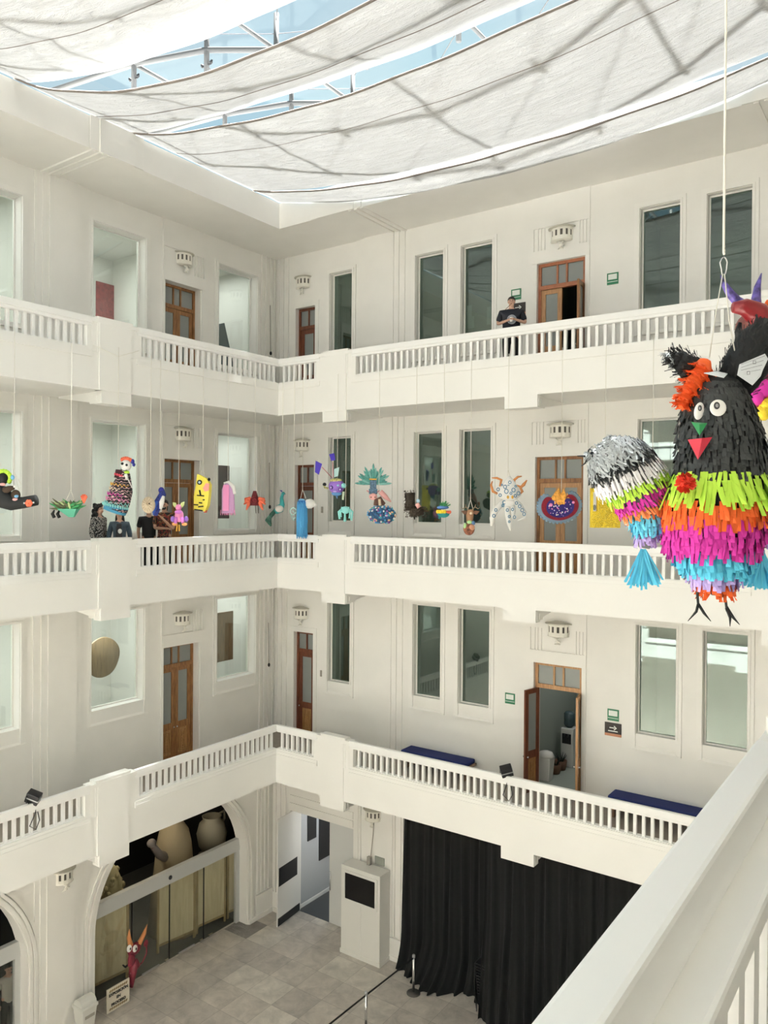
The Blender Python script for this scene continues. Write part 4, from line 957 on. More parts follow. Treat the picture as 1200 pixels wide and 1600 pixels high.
# ------------------------------------------------------------------ black curtains
VELVET = mat('black_velvet', (.0016, .0024, .0026), .9)
def curtain(x0, x1, y, top, bot, lab, seed, fn=None):
    rnd = random.Random(seed); nx, nz = int((x1-x0)*34), 26; ph = [rnd.uniform(0, 6) for _ in range(5)]; mb = MB(); vs = []
    for i in range(nx+1):
        u = i/nx; x = x0+(x1-x0)*u
        f = .075*math.sin(x*21+ph[0]+1.3*math.sin(x*2.3+ph[1])) + .04*math.sin(x*37+ph[2]) + .06*math.sin(x*5+ph[3])
        for k in range(nz+1):
            v = k/nz; z = top+(bot-top)*v; g = .35+.65*v
            yy = y+f*g; zz = z
            if fn: dy = fn(x, v); yy -= dy
            vs.append((x+.03*math.sin(x*9+v*3), yy, max(zz, GZ+.012+.02*abs(math.sin(x*8)))))
    m = nz+1; mb.add(vs, [(i*m+k, (i+1)*m+k, (i+1)*m+k+1, i*m+k+1) for i in range(nx) for k in range(nz)], True)
    return build('curtain', mb, VELVET, None, lab, 'curtain', 'black curtains', at=((x0+x1)/2, y, GZ), recalc=False)
def spread(x, v):
    t = max(0, (v-.80)/.20)
    return t*t*(.26+.5*math.sin((x+11.7)*1.45)**2)
curtain(-11.66, -9.05, 17.60, GO[2]+.1, GZ, 'heavy black curtain spilling onto the floor behind the steel posts', 5, spread)
curtain(-8.90, -3.0, 17.05, GO[2]+.1, GZ, 'wide black curtain at the right of the stacked chairs', 6, lambda x, v: .15+.55*max(0, (v-.5))*math.exp(-((x+8.6)/.8)**2))
mb = MB(); mb.box(-12, -2.5, YW+.55, YW+.65, GZ, SB[1]); mb.box(-12, -2.5, YW+.5, YW+1.5, GZ, GZ+.004); build('wall_behind_curtain', mb, BLACKROOM, kind='structure', at=(-7, YW+.6, GZ))
# stacked chairs between the curtains
for k in range(11):
    z = GZ+.45+k*.078; r = empty('stacking_chair', (-8.9, 17.2, z-.45), 'black stacking chair, one of the tall nested stack between the curtains', 'chair', 'black chairs stacked between the curtains')
    sh = -.012*k
    mb = MB(); mb.box(-9.10, -8.67, 16.98+sh, 17.36+sh, z, z+.025); build('seat', mb, DARKM, r, bevel=.008)
    mb = MB(); mb.hull([(-9.10, 17.34+sh, z+.22), (-8.67, 17.34+sh, z+.22), (-8.67, 17.37+sh, z+.22), (-9.10, 17.37+sh, z+.22)], [(-9.10, 17.40+sh, z+.42), (-8.67, 17.40+sh, z+.42), (-8.67, 17.43+sh, z+.42), (-9.10, 17.43+sh, z+.42)]); build('backrest', mb, DARKM, r)
    for sx in (-9.11, -8.66):
        mb = MB(); mb.tube([(sx, 16.98+sh, max(GZ+.01, z-.44)), (sx, 17.0+sh, z), (sx, 17.34+sh, z+.02), (sx, 17.42+sh, z+.42)], .011, 6); build('frame', mb, DARKM, r)

# ------------------------------------------------------------------ stanchions
def stanchion(x, y, lab):
    r = empty('stanchion', (x, y, GZ), lab, 'stanchion', None)
    mb = MB(); mb.lathe([(.175, 0), (.175, .02), (.15, .035), (.05, .05), (0, .05)], (x, y, GZ), 28); build('base', mb, mat('cast_base', (.10, .095, .09), .5, .4), r)
    mb = MB(); mb.tube([(x, y, GZ+.04), (x, y, GZ+.93)], .032, 14); build('post', mb, CHROME, r)
    mb = MB(); mb.lathe([(.036, 0), (.04, .05), (.036, .075), (.02, .09), (0, .092)], (x, y, GZ+.90), 14); build('cap', mb, STEEL, r)
S1 = on_z(646, 1552, GZ); S2t = on_z(572, 1550, GZ+.97)
stanchion(S1.x, S1.y, 'steel stanchion with its round base in view, in front of the black curtain')
stanchion(S2t.x, S2t.y, 'steel stanchion at the bottom edge carrying the black belt')
e1 = on_z(515, 1600, GZ+.90); S3 = Vector((S2t.x, S2t.y, GZ+.90))+(e1-Vector((S2t.x, S2t.y, GZ+.90)))*2.5; stanchion(S3.x, S3.y, 'steel stanchion at the near end of the black belt, below the picture edge'); e0 = Vector((S1.x, S1.y, GZ+.90))
mb = MB()
c = Vector((S2t.x, S2t.y, GZ+.90))
for a_, b_ in ((e0, c), (c, c+(e1-c)*2.5)): mb.hull([a_+Vector((0, 0, -.025)), a_+Vector((0, 0, .025)), a_+Vector((.006, .006, .025)), a_+Vector((.006, .006, -.025))], [b_+Vector((0, 0, -.025)), b_+Vector((0, 0, .025)), b_+Vector((.006, .006, .025)), b_+Vector((.006, .006, -.025))])
build('barrier_belt', mb, BLACK, None, 'black barrier belt stretched diagonally over the tiled floor', 'belt', at=c)
# ------------------------------------------------------------------ people
SKIN = mat('skin', (.56, .34, .25), .55); SKIN2 = mat('skin_tan', (.45, .26, .175), .55)
HAIR = mat('black_hair', (.010, .008, .007), .55, bump=.6, bscale=80)
def skin_obj(name, V, E_, m, parent, sub=2, kind=None):
    me = bpy.data.meshes.new(name); me.from_pydata([v[:3] for v in V], E_, []); me.materials.append(m)
    o = bpy.data.objects.new(name, me); COL.objects.link(o); o.parent = parent
    o.modifiers.new('skin', 'SKIN'); o.modifiers['skin'].use_smooth_shade = True
    if not me.skin_vertices: me.attributes
    for i, v in enumerate(V):
        sv = me.skin_vertices[0].data[i]; sv.radius = (v[3], v[4] if len(v) > 4 else v[3]); sv.use_root = (i == 0)
    s = o.modifiers.new('sub', 'SUBSURF'); s.levels = sub; s.render_levels = sub
    return o
def person(label, loc, rz, h, arms, skin, top, bottom, hair='short', sleeve=.5, girth=1.0, bare_legs=False, shoes=None, turn=0.0, group=None, beard=False, extra=None):
    """arms: ((elbow),(wrist)) per side in metres for a 1.75 m body; local -y is forward"""
    k = h/1.75; g = girth
    r = empty('person', loc, label, 'person', group, rz=rz)
    def K(*v): return tuple(c*k for c in v)
    V = [K(0, 0, .95, .135*g, .10*g), K(0, .0, 1.12, .13*g, .10*g), K(0, .0, 1.28, .15*g, .105*g), K(0, .01, 1.42, .13, .08), K(0, .0, 1.50, .052), K(0, -.015, 1.56, .055), K(0, -.02, 1.60, .068, .082), K(0, -.015, 1.67, .076, .092), K(0, -.005, 1.73, .055, .065)]
    E_ = [(i, i+1) for i in range(8)]
    # face relief
    V += [K(0, -.112, 1.635, .012)]; E_.append((6, 9))
    for s in (-1, 1): V.append(K(s*.088, .0, 1.63, .012, .02)); E_.append((7, len(V)-1))
    hands = []
    for s, (el, wr) in zip((-1, 1), arms):
        b = len(V); V += [K(s*.185*max(1, g*.95), .0, 1.41, .060), K(*el, .044), K(*wr, .027)]
        E_ += [(3, b), (b, b+1), (b+1, b+2)]
        e = Vector(K(*el)); w = Vector(K(*wr)); d = (w-e).normalized(); side = d.cross(Vector((0, 0, 1))); side = side.normalized() if side.length > .1 else Vector((1, 0, 0)); up = side.cross(d)
        pm = w+d*.055*k; V.append((*pm, .034*k, .018*k)); pi_ = len(V)-1; E_.append((b+2, pi_)); hands.append(w+d*.09*k)
        for f in range(4):
            o = side*((f-1.5)*.019*k); l = (.060, .070, .067, .052)[f]*k
            p1 = pm+o+d*.040*k; p2 = p1+d*l*.5-up*.008*k; p3 = p2+d*l*.35-up*.026*k; q = len(V)
            V += [(*p1, .0095*k), (*p2, .009*k), (*p3, .0075*k)]; E_ += [(pi_, q), (q, q+1), (q+1, q+2)]
        p1 = pm-side*.034*k; p2 = p1+d*.030*k-side*.014*k-up*.012*k; q = len(V); V += [(*p1, .012*k), (*p2, .009*k)]; E_ += [(pi_, q), (q, q+1)]
    for s in (-1, 1):
        b = len(V); V += [K(s*.095, 0, .88, .085*g), K(s*.10, -.01, .48, .058), K(s*.105, .02, .10, .040), K(s*.11, -.03, .045, .038, .03), K(s*.12, -.14, .03, .034, .022)]
        E_ += [(0, b), (b, b+1), (b+1, b+2), (b+2, b+3), (b+3, b+4)]
    skin_obj('body', V, E_, skin, r)
    # face parts
    mb = MB()
    for s in (-1, 1): mb.ell(K(s*.030, -.092, 1.655), K(.011, .006, .006), 8, 6)
    build('eyes', mb, BLACK, r, local=True)
    mb = MB()
    for s in (-1, 1): mb.tube([K(s*.015, -.098, 1.672), K(s*.030, -.100, 1.678), K(s*.047, -.090, 1.672)], .0045*k, 5)
    build('eyebrows', mb, HAIR, r, local=True)
    mb = MB(); mb.tube([K(-.024, -.088, 1.597), K(0, -.097, 1.598), K(.024, -.088, 1.597)], .006*k, 6); build('mouth', mb, mat('lips', (.30, .10, .08), .5), r, local=True)
    # clothes
    V = [K(0, 0, .80, .172*g, .130*g), K(0, .0, 1.10, .160*g, .122*g), K(0, .0, 1.28, .175*g, .128*g), K(0, .01, 1.39, .160*max(1, g*.92), .108), K(0, .0, 1.485, .075)]; E_ = [(0, 1), (1, 2), (2, 3), (3, 4)]
    for s, (el, wr) in zip((-1, 1), arms):
        sh = Vector(K(s*.185*max(1, g*.95), 0, 1.41)); e = Vector(K(*el)); w = Vector(K(*wr)); b = len(V); V.append((*sh, .078*k)); E_.append((3, b))
        if sleeve <= 1: p = sh.lerp(e, sleeve); V.append((*p, .070*k)); E_.append((b, b+1))
        else: V.append((*e, .060*k)); p = e.lerp(w, .9); V.append((*p, .042*k)); E_ += [(b, b+1), (b+1, b+2)]
    skin_obj('top', V, E_, top, r)
    V = [K(0, 0, 1.00, .150*g, .115*g), K(0, 0, .90, .155*g, .118*g)]; E_ = [(0, 1)]
    for s in (-1, 1):
        b = len(V); V += [K(s*.10, 0, .82, .100*g), K(s*.105, -.01, .48, .080), K(s*.11, .015, .12, .062)]; E_ += [(1, b), (b, b+1), (b+1, b+2)]
    skin_obj('trousers', V, E_, bottom, r)
    for s in (-1, 1):
        mb = MB(); mb.ell(K(s*.115, -.05, .04), K(.05, .14, .04), 12, 8); build('shoe', mb, shoes or BLACK, r, local=True)
    # hair
    mb = MB(); c = Vector(K(0, .012, 1.685))
    vs = []
    mb.ell(c, K(.088, .098, .092), 18, 12)
    mb.v = [v if not (v.y < -.045*k and v.z < 1.70*k) else Vector((v.x*.9, -.04*k, max(v.z, 1.66*k))) for v in mb.v]
    if hair == 'long': mb.tube([K(0, .05, 1.72), K(0, .08, 1.55), K(.01, .09, 1.38), K(.02, .08, 1.22)], [.08*k, .11*k, .12*k, .05*k], 12, flat=.6)
    if hair == 'curly':
        for q in range(70):
            a = random.uniform(0, 6.28); z = random.uniform(1.30, 1.76); rr = .085 if z > 1.66 else .12; x, y = rr*math.cos(a), rr*math.sin(a)*.8+.03
            if y < -.02 and z < 1.68: y = abs(y)+.02
            mb.ell(K(x, y, z), random.uniform(.028, .045)*k, 7, 5)
    if hair == 'tied': mb.tube([K(0, .07, 1.70), K(0, .11, 1.66), K(.0, .12, 1.55), K(0, .10, 1.44)], [.05*k, .05*k, .045*k, .015*k], 10)
    build('hair', mb, HAIR, r, local=True)
    if beard:
        mb = MB(); mb.ell(K(0, -.070, 1.585), K(.058, .035, .048), 12, 8); mb.ell(K(0, -.094, 1.612), K(.03, .01, .008), 8, 5); build('beard', mb, HAIR, r, local=True)
    return r, k, hands
NVT = mat('navy_tshirt', (.006, .009, .018), .8); BLKT = mat('black_tshirt', (.008, .008, .009), .8); TRO = mat('black_trousers', (.006, .006, .007), .85)
def at_wall(px, py, X=None, Y=None): return on_x(px, py, X) if X is not None else on_y(px, py, Y)
p = on_y(799, 500, 16.10)
r, k, hd = person('man in a navy T-shirt with a round print at the top balcony rail', (p.x, 16.10, FZ[3]), .40, 1.76, (((-.30, -.02, 1.16), (-.06, -.26, 1.19)), ((.31, -.02, 1.17), (.09, -.27, 1.20))), SKIN, NVT, TRO, girth=1.28, sleeve=.85)
mb = MB(); mb.lathe([(.105*k, 0), (.105*k, .004), (.088*k, .006), (.088*k, 0)], Vector((.02, -.182, 1.22))*k, 24, M=Matrix.Rotation(PI/2, 4, 'X')); mb.box(-.03, .06, -.192, -.182, 1.20, 1.27)
build('round_print', mb, mat('print_grey', (.42, .46, .52), .8), r, local=True)
cp = empty('cup', Vector((p.x, 16.10, FZ[3]))+Matrix.Rotation(.40, 3, 'Z') @ Vector((.015, -.34, 1.19)), 'small white cup in the hands of the man at the top rail', 'cup')
mb = MB(); mb.lathe([(.028, -.05), (.038, .05), (.034, .05), (.026, -.04), (0, -.04)], (0, 0, 0), 14); build('cup_body', mb, WHITE, cp, local=True)
mb = MB(); q0 = Vector((p.x, 16.10, FZ[3]))+Matrix.Rotation(.40, 3, 'Z') @ Vector((.01, -.115, 1.60)); q1 = Vector((p.x, 16.10, FZ[3]))+Matrix.Rotation(.40, 3, 'Z') @ Vector((-.12, -.26, 1.43))
mb.tube([q0, q1], .007, 6); build('straw', mb, mat('straw_brown', (.35, .2, .13), .6), None, 'thin brown stick between the lips of the man at the top rail', 'stick', at=q0)

XPp = -15.12
def pm(px): return on_x(px, 800, XPp).y
ARC = ((( -.20, -.08, 1.12), (.10, -.24, 1.12)), ((.22, -.08, 1.10), (.02, -.22, 1.34)))
DOWN = (((-.25, .02, 1.12), (-.24, -.06, .88)), ((.25, .02, 1.12), (.24, -.06, .88)))
def leop():
    m = mat('black_white_pattern', (.5, .5, .5), .8); 
    if 'done' in m: return m
    t = m.node_tree; b = t.nodes['Principled BSDF']; tc = t.nodes.new('ShaderNodeTexCoord'); n = t.nodes.new('ShaderNodeTexNoise'); n.inputs['Scale'].default_value = 16; n.inputs['Detail'].default_value = 2; n.inputs['Distortion'].default_value = 2.5
    r_ = t.nodes.new('ShaderNodeValToRGB'); r_.color_ramp.interpolation = 'CONSTANT'; r_.color_ramp.elements[0].color = (.012, .012, .014, 1); r_.color_ramp.elements[1].position = .52; r_.color_ramp.elements[1].color = (.52, .50, .47, 1)
    t.links.new(tc.outputs['Object'], n.inputs['Vector']); t.links.new(n.outputs['Fac'], r_.inputs['Fac']); t.links.new(r_.outputs['Color'], b.inputs['Base Color']); m['done'] = 1
    return m
def redprint():
    m = mat('black_shirt_with_print', (.5, .5, .5), .8); t = m.node_tree; b = t.nodes['Principled BSDF']; tc = t.nodes.new('ShaderNodeTexCoord'); n = t.nodes.new('ShaderNodeTexNoise'); n.inputs['Scale'].default_value = 11; n.inputs['Distortion'].default_value = 2
    r_ = t.nodes.new('ShaderNodeValToRGB'); r_.color_ramp.interpolation = 'CONSTANT'; cr = r_.color_ramp; cr.elements[0].color = (.01, .01, .01, 1); cr.elements[1].position = .5; cr.elements[1].color = (.30, .03, .02, 1)
    for q, c in ((.56, (.01, .01, .01, 1)), (.60, (.36, .24, .08, 1)), (.66, (.01, .01, .01, 1))): e = cr.elements.new(q); e.color = c
    t.links.new(tc.outputs['Object'], n.inputs['Vector']); t.links.new(n.outputs['Fac'], r_.inputs['Fac']); t.links.new(r_.outputs['Color'], b.inputs['Base Color']); return m
PAT, RPR = leop(), redprint()
DENIM = mat('denim_jacket', (.065, .095, .125), .85, bump=.4, bscale=30, vary=.25, vscale=14)
person('woman with dark curly hair and a patterned black and white top by the window', (XPp-.32, pm(159)+.15, FZ[2]), R(110), 1.72, DOWN, SKIN, PAT, TRO, hair='curly', sleeve=1.5, girth=1.05)
r, k, hd = person('person in an open denim jacket with the face hidden by the skeleton piñata', (XPp+.02, pm(186), FZ[2]), R(50), 1.60, DOWN, SKIN, DENIM, TRO, hair='long', sleeve=1.5)
mb = MB(); mb.prism([(-.05, 1.42*k), (.05, 1.42*k), (.07, 1.05*k), (-.07, 1.05*k)], -.155, -.13); build('undershirt', mb, mat('dark_vest', (.03, .03, .035), .8), r, local=True)
mb = MB(); mb.ell((.02, -.17, 1.24*k), (.045, .02, .055)); build('pendant', mb, WHITE, r, local=True)
person('person in a black T-shirt partly hidden behind the blue bird piñata', (XPp-.55, pm(240)+.30, FZ[2]), R(55), 1.72, DOWN, SKIN2, BLKT, TRO, sleeve=.8, girth=1.1)
r, k, hd = person('bearded smiling man with tied long hair, arms folded over a printed black T-shirt', (XPp-.05, pm(257)+.04, FZ[2]), R(36), 1.83, ARC, SKIN2, RPR, TRO, hair='tied', sleeve=.8, beard=True)
mb = MB(); mb.tube([K_ for K_ in (Vector((-.03, -.098, 1.60))*k, Vector((0, -.104, 1.595))*k, Vector((.03, -.098, 1.60))*k)], .006, 6); build('teeth', mb, WHITE, r, local=True)
person('person in pale clothes just inside the left-edge arch of the ground floor', (XW-1.0, on_x(13, 1500, XW-1.0).y, GZ), R(80), 1.65, DOWN, SKIN, mat('pale_shirt', (.5, .47, .43), .8), TRO, sleeve=.8)

# ------------------------------------------------------------------ piñatas
# each is modelled in a local frame (x right, y away from the viewer, z up) measured in photo pixels times a metric scale
class Pin:
    def __init__(s, px, py, plane, label, cat='piñata', name='pinata', group=None):
        s.p0 = on_x(px, py, plane[1]) if plane[0] == 'x' else on_y(px, py, plane[1]) if plane[0] == 'y' else ray(px, py)*plane[1]
        s.px, s.py = px, py; s.s = s.p0.dot(CF)/FPX
        s.rz = YAW
        s.r = empty(name, s.p0, label, cat, group, rz=s.rz)
    def part(s, name, mb, m, parent=None, sharp=False):
        k = s.s; px, py = s.px, s.py
        mb.v = [Vector(((v.x-px)*k, v.y*k, (py-v.z)*k)) for v in mb.v]
        # vertices are given as (u, depth, v) with v downwards
        return build(name, mb, m, parent or s.r, local=True)
    def cord(s, u, v, top_z, split=None, name='cord', thick=.0065, ends=None):
        """cord from (u, v) straight up to the railing; split gives the two lower tie points"""
        k = s.s; mb = MB(); zt = top_z-s.p0.z
        a = Vector(((u-s.px)*k, 0, (s.py-v)*k)); mb.tube([a, Vector((a.x, a.y, zt))], thick, 5)
        if split:
            for (su, sv) in split: mb.tube([a, Vector(((su-s.px)*k, 0, (s.py-sv)*k))], thick, 5)
        return build(name, mb, CORD, s.r, local=True)
def C(name, c, rough=.75, **kw): return mat('paper_'+name, c, rough, **kw)
LIME = C('lime', (.50, .78, .07)); ORA = C('orange', (.80, .12, .015)); MAG = C('magenta', (.62, .03, .36)); CYA = C('cyan', (.10, .55, .75)); LIL = C('lilac', (.55, .42, .80)); PBLK = C('black', (.013, .015, .016)); PWH = C('white', (.86, .84, .86))
PNK = C('pink', (.80, .28, .52)); YEL = C('yellow', (.88, .66, .04), bump=.6, bscale=45); COB = C('cobalt', (.025, .03, .28)); TEAL = C('teal', (.03, .28, .28)); TUR = C('turquoise', (.28, .68, .66)); PUR = C('purple', (.30, .16, .58)); GRN = C('green', (.05, .30, .10)); BRN = C('brown', (.06, .035, .02)); COR = C('coral', (.80, .16, .08)); CRM = C('cream', (.74, .62, .45)); SKY = C('skyblue', (.22, .52, .80)); SALM = C('salmon', (.80, .42, .40)); DKR = C('darkred', (.14, .01, .015)); WHT = C('bright_white', (.88, .87, .84)); GOLD = C('gold', (.75, .42, .06)); LGR = C('light_green', (.42, .66, .30)); SIL = C('silver', (.42, .45, .47), .35)
PX, PY = ('x', -14.34), ('y', 15.47)
TZ = RT[3]-.62
def P2(u, v, w=0): return (u, w, v)

# 1 black-dressed reclining figure at the left edge
P = Pin(14, 766, PX, 'reclining black-dressed figure piñata with a lime headdress at the left edge')
mb = MB(); mb.tube([P2(-12, 770), P2(2, 776), P2(20, 787), P2(38, 785), P2(57, 781)], [14, 18, 11, 9, 8.5], 14); P.part('dress', mb, PBLK)
mb = MB(); mb.tube([P2(8, 768, -6), P2(18, 764, -9), P2(26, 762, -9)], [6, 5, 3], 8); mb.ell(P2(26, 773, -3), (7, 6, 8)); P.part('arm', mb, BRN)
mb = MB(); mb.ell(P2(5, 748), (8, 8, 9)); h = P.part('head', mb, PBLK)
mb = MB(); [mb.ell(P2(5+11*math.sin(a), 747-11*math.cos(a)), 3.6, 8, 6) for a in [x*.35 for x in range(-3, 7)]]; P.part('headdress', mb, LIME)
mb = MB(); mb.ell(P2(19, 746), (3.5, 3, 4)); mb.ell(P2(28, 775, -6), (4, 3, 3)); P.part('blue_flower', mb, SKY)
mb = MB(); mb.ell(P2(27, 781, -6), (5, 4, 3)); mb.ell(P2(6, 757, -4), (5, 3, 2.5)); P.part('frill', mb, SALM)
mb = MB(); [mb.ell(P2(49+3.2*math.cos(a), 787+3.2*math.sin(a)-1, -8.5), (3, 1.5, 3), 8, 6) for a in [x*1.05 for x in range(6)]]; P.part('orange_flower', mb, COR)
mb = MB(); mb.ell(P2(27, 760.5, -9), (3, 2, 1.8)); mb.ell(P2(42, 786, -9), 1.4); mb.ell(P2(56, 785, -8), 1.4); P.part('white_details', mb, WHT)
P.cord(22, 737, TZ, ((33, 757), (34, 783)))
# 2 bouquet of paper leaves
P = Pin(106, 790, PX, 'green paper basket of leaves and flowers hanging left of the middle block')
mb = MB(); rnd = random.Random(3)
mb.hull([P2(92, 795, -8), P2(122, 795, -8), P2(122, 795, 8), P2(92, 795, 8)], [P2(108, 808, -2), P2(116, 808, -2), P2(116, 808, 2), P2(108, 808, 2)]); P.part('basket', mb, C('sea_green', (.10, .42, .28)))
for nm, m_, n, ang in (('leaves', GRN, 26, (-2.9, -.3)), ('dark_leaves', C('olive', (.12, .13, .06)), 22, (-3.1, -1.6)), ('pale_leaves', C('pale_lime', (.55, .68, .32)), 14, (-2.8, -.4))):
    mb = MB()
    for q in range(n):
        a = rnd.uniform(*ang); l = rnd.uniform(14, 29) if abs(a+1.57) > .8 else rnd.uniform(8, 17); b = Vector(P2(108+rnd.uniform(-9, 9), 796, rnd.uniform(-6, 6))); d = Vector((math.cos(a), rnd.uniform(-.3, .3), math.sin(a)))
        mb.tube([b, b+d*l*.5, b+d*l], [1, 2.4, .4], 5, flat=.35)
    P.part(nm, mb, m_)
mb = MB(); [mb.tube([P2(131, 786), P2(131+5*math.cos(a), 780+5*math.sin(a)-3)], [1.2, 1.6], 5) for a in (-2.6, -2, -1.4, -.8, -.3)]; P.part('pink_flower', mb, COR)
mb = MB(); [mb.tube([P2(u, 797), P2(u-3, 803), P2(u, 809)], [1, 2.6, 2.6], 6) for u in (85, 93)]; P.part('dark_tassels', mb, PBLK)
P.cord(111, 766, TZ, ((103, 782), (117, 784)))
# 3 skeleton lady in a tiered dress
def zigzag():
    m = mat('embroidered_dress', (.02, .02, .025), .7); t = m.node_tree; b = t.nodes['Principled BSDF']; L = t.links.new
    tc = t.nodes.new('ShaderNodeTexCoord'); n = t.nodes.new('ShaderNodeTexWave'); n.wave_type = 'BANDS'; n.bands_direction = 'Z'; n.inputs['Scale'].default_value = 5; n.inputs['Distortion'].default_value = 5; n.inputs['Detail'].default_value = 0; n.inputs['Detail Scale'].default_value = 3.2
    r_ = t.nodes.new('ShaderNodeValToRGB'); r_.color_ramp.interpolation = 'CONSTANT'; cr = r_.color_ramp; cr.elements[0].color = (.012, .012, .015, 1); cr.elements[1].position = .90; cr.elements[1].color = (.60, .10, .30, 1)
    e = cr.elements.new(.95); e.color = (.75, .62, .55, 1)
    L(tc.outputs['Object'], n.inputs['Vector']); L(n.outputs['Fac'], r_.inputs['Fac']); L(r_.outputs['Color'], b.inputs['Base Color']); return m
EMB = zigzag()
P = Pin(188, 765, PX, 'skeleton lady piñata in a tiered embroidered black dress with a blue hem')
def tl(u, v): return u, v
ax = [(196, 738), (193, 750), (190, 765), (186, 782), (181, 796)]; rr_ = [7, 12, 17, 17.5, 18]
mb = MB(); mb.tube([P2(*a) for a in ax], rr_, 22); P.part('dress', mb, EMB)
mb = MB(); mb.tube([P2(189, 734), P2(188, 747)], [8, 9.5], 16); P.part('cape', mb, C('dark_cape', (.05, .012, .018)))
mb = MB(); [mb.ell(P2(183+k_*3.4, 741+k_*.9, -9.5), (1.7, .8, 2.0), 8, 6) for k_ in range(4)]; P.part('red_medallions', mb, C('pinkred', (.75, .08, .12)))
for j, (v, col, amp) in enumerate(((758, GOLD, 2), (765, CRM, 1.8), (773, MAG, 2.2), (780, PNK, 2.4), (787, TUR, 2.6))):
    mb = MB(); cx = 191-(v-750)*.2; R_ = 15+ (v-755)*.12
    pts = [P2(cx+R_*math.sin(a), v+3*math.sin(a)*.9+(amp if i % 2 else -amp), -R_*math.cos(a)*1.03) for i, a in enumerate([-1.4+i*.2 for i in range(15)])]
    mb.tube(pts, .75, 5); P.part('zigzag_trim', mb, col)
mb = MB(); mb.tube([P2(183, 789), P2(179, 800)], [18.5, 17.5], 22); bh = P.part('blue_hem', mb, C('hem_blue', (.06, .28, .45), bump=.5, bscale=30))
mb = MB()
for i in range(16): a = -1.5+i*.2; mb.ell(P2(181+19*math.sin(a), 790+4*math.sin(a), -19*math.cos(a)), (1.6, 1.2, 2.6), 6, 5)
P.part('hem_scallops', mb, TUR, bh)
mb = MB(); mb.ell(P2(197.5, 727, -2), (8.3, 8, 8.6)); mb.ell(P2(196, 734, -4), (5, 5, 3.5)); hd_ = P.part('skull', mb, WHT)
mb = MB(); mb.ell(P2(194, 725, -9), (2.4, 1.5, 2.2)); mb.ell(P2(200.5, 727, -9), (2, 1.5, 2)); mb.tube([P2(191, 733, -8), P2(196, 736, -9), P2(201, 735, -8)], .5, 5); P.part('eye_sockets', mb, PBLK, hd_)
mb = MB(); [mb.ell(P2(191+k_*2.6, 718-1.6*math.sin(k_*.7), -1), (2.6, 4, 3.4), 8, 6) for k_ in range(6)]; P.part('orange_hair', mb, COR)
mb = MB(); mb.ell(P2(207, 721), (3, 3, 4)); mb.ell(P2(209, 726), (2.4, 3, 3)); P.part('blue_flowers', mb, COB)
mb = MB(); mb.ell(P2(200, 738, -6), (4.5, 3, 2.6)); P.part('green_bow', mb, LIME)
mb = MB(); mb.tube([P2(199, 741, -8), P2(202, 750, -9)], [2.6, 2], 8); mb.tube([P2(203, 750, -8), P2(206, 756, -8), P2(208, 762, -6)], [1, .8, .6], 6); P.part('arm_bones', mb, WHT)
P.cord(184.5, 715, TZ+.05, ((185, 736),))
mb = MB(); k_ = P.s; a0 = on_x(185, 557, -14.46); 
mb.tube([on_x(146, 539, -14.48), a0, on_x(217, 548, -14.48)], .006, 5); build('tied_cord', mb, CORD, None, 'grey cord drooping in a V over the top balcony block', 'cord', at=a0)
# 4 cream ball
P = Pin(232, 789, PX, 'round cream shell piñata left of the blue bird')
mb = MB(); mb.ell(P2(232, 789), (10.5, 9, 13), 20, 12); P.part('shell', mb, CRM)
mb = MB()
for a in [i*.52 for i in range(12)]: mb.tube([P2(233, 787, -9), P2(232+6*math.cos(a), 789+8*math.sin(a), -7.6), P2(232+10*math.cos(a), 789+12.4*math.sin(a), -2.6)], .45, 4)
P.part('ribs', mb, C('tan', (.50, .38, .24)))
mb = MB(); mb.ell(P2(236, 787, -9), (1.3, 1, 1.3)); P.part('eye', mb, BRN)
P.cord(235, 765, TZ, ((230, 777), (238, 778)))
# 5 blue bird
P = Pin(247, 785, PX, 'tall cobalt blue bird piñata with a pale belly, touching the cream shell')
mb = MB(); mb.tube([P2(252, 764), P2(254, 772), P2(248, 785), P2(243, 798), P2(244, 806)], [3.5, 5.5, 7, 6, 2.5], 14); P.part('body', mb, C('sparkle_blue', (.02, .035, .22), vary=.7, vscale=40))
mb = MB(); mb.tube([P2(256, 775, -3), P2(254, 785, -5), P2(252, 795, -3)], [2.5, 4, 2], 10); P.part('belly', mb, WHT)
mb = MB(); mb.ell(P2(252, 766), (4.6, 4.5, 5)); mb.tube([P2(256, 767), P2(258, 772)], [1.5, .3], 6); P.part('head', mb, COB)
mb = MB(); mb.tube([P2(247, 783, -6), P2(242, 795, -6), P2(241, 805, -4)], [3, 3.4, .6], 8, flat=.5); P.part('wing', mb, C('mid_blue', (.04, .12, .5)))
P.cord(250, 764, TZ)
# 6 pink winged creature
P = Pin(280, 806, PX, 'small pink and purple winged creature piñata with yellow ears')
mb = MB(); mb.ell(P2(280, 806), (7, 6, 10)); mb.ell(P2(279, 793), (5, 5, 5)); P.part('body', mb, PNK)
mb = MB(); mb.ell(P2(280, 800, -5), (6, 3, 3)); mb.tube([P2(277, 808, -4), P2(275, 818, -4)], [3, 2.4], 8); mb.tube([P2(285, 808, -4), P2(287, 817, -4)], [3, 2.4], 8); P.part('legs', mb, C('orchid', (.68, .22, .66)))
for u0, v0, u1, v1 in ((275, 792, 270, 785), (283, 792, 288, 784)): mb = MB(); mb.tube([P2(u0, v0), P2((u0+u1)/2, (v0+v1)/2-1), P2(u1, v1)], [2.4, 3, .5], 8, flat=.4); P.part('ear', mb, C('ear_lime', (.62, .72, .30)))
for u in (270, 291): mb = MB(); mb.ell(P2(u, 811), (3.6, 2.6, 4.6)); P.part('wing', mb, PUR)
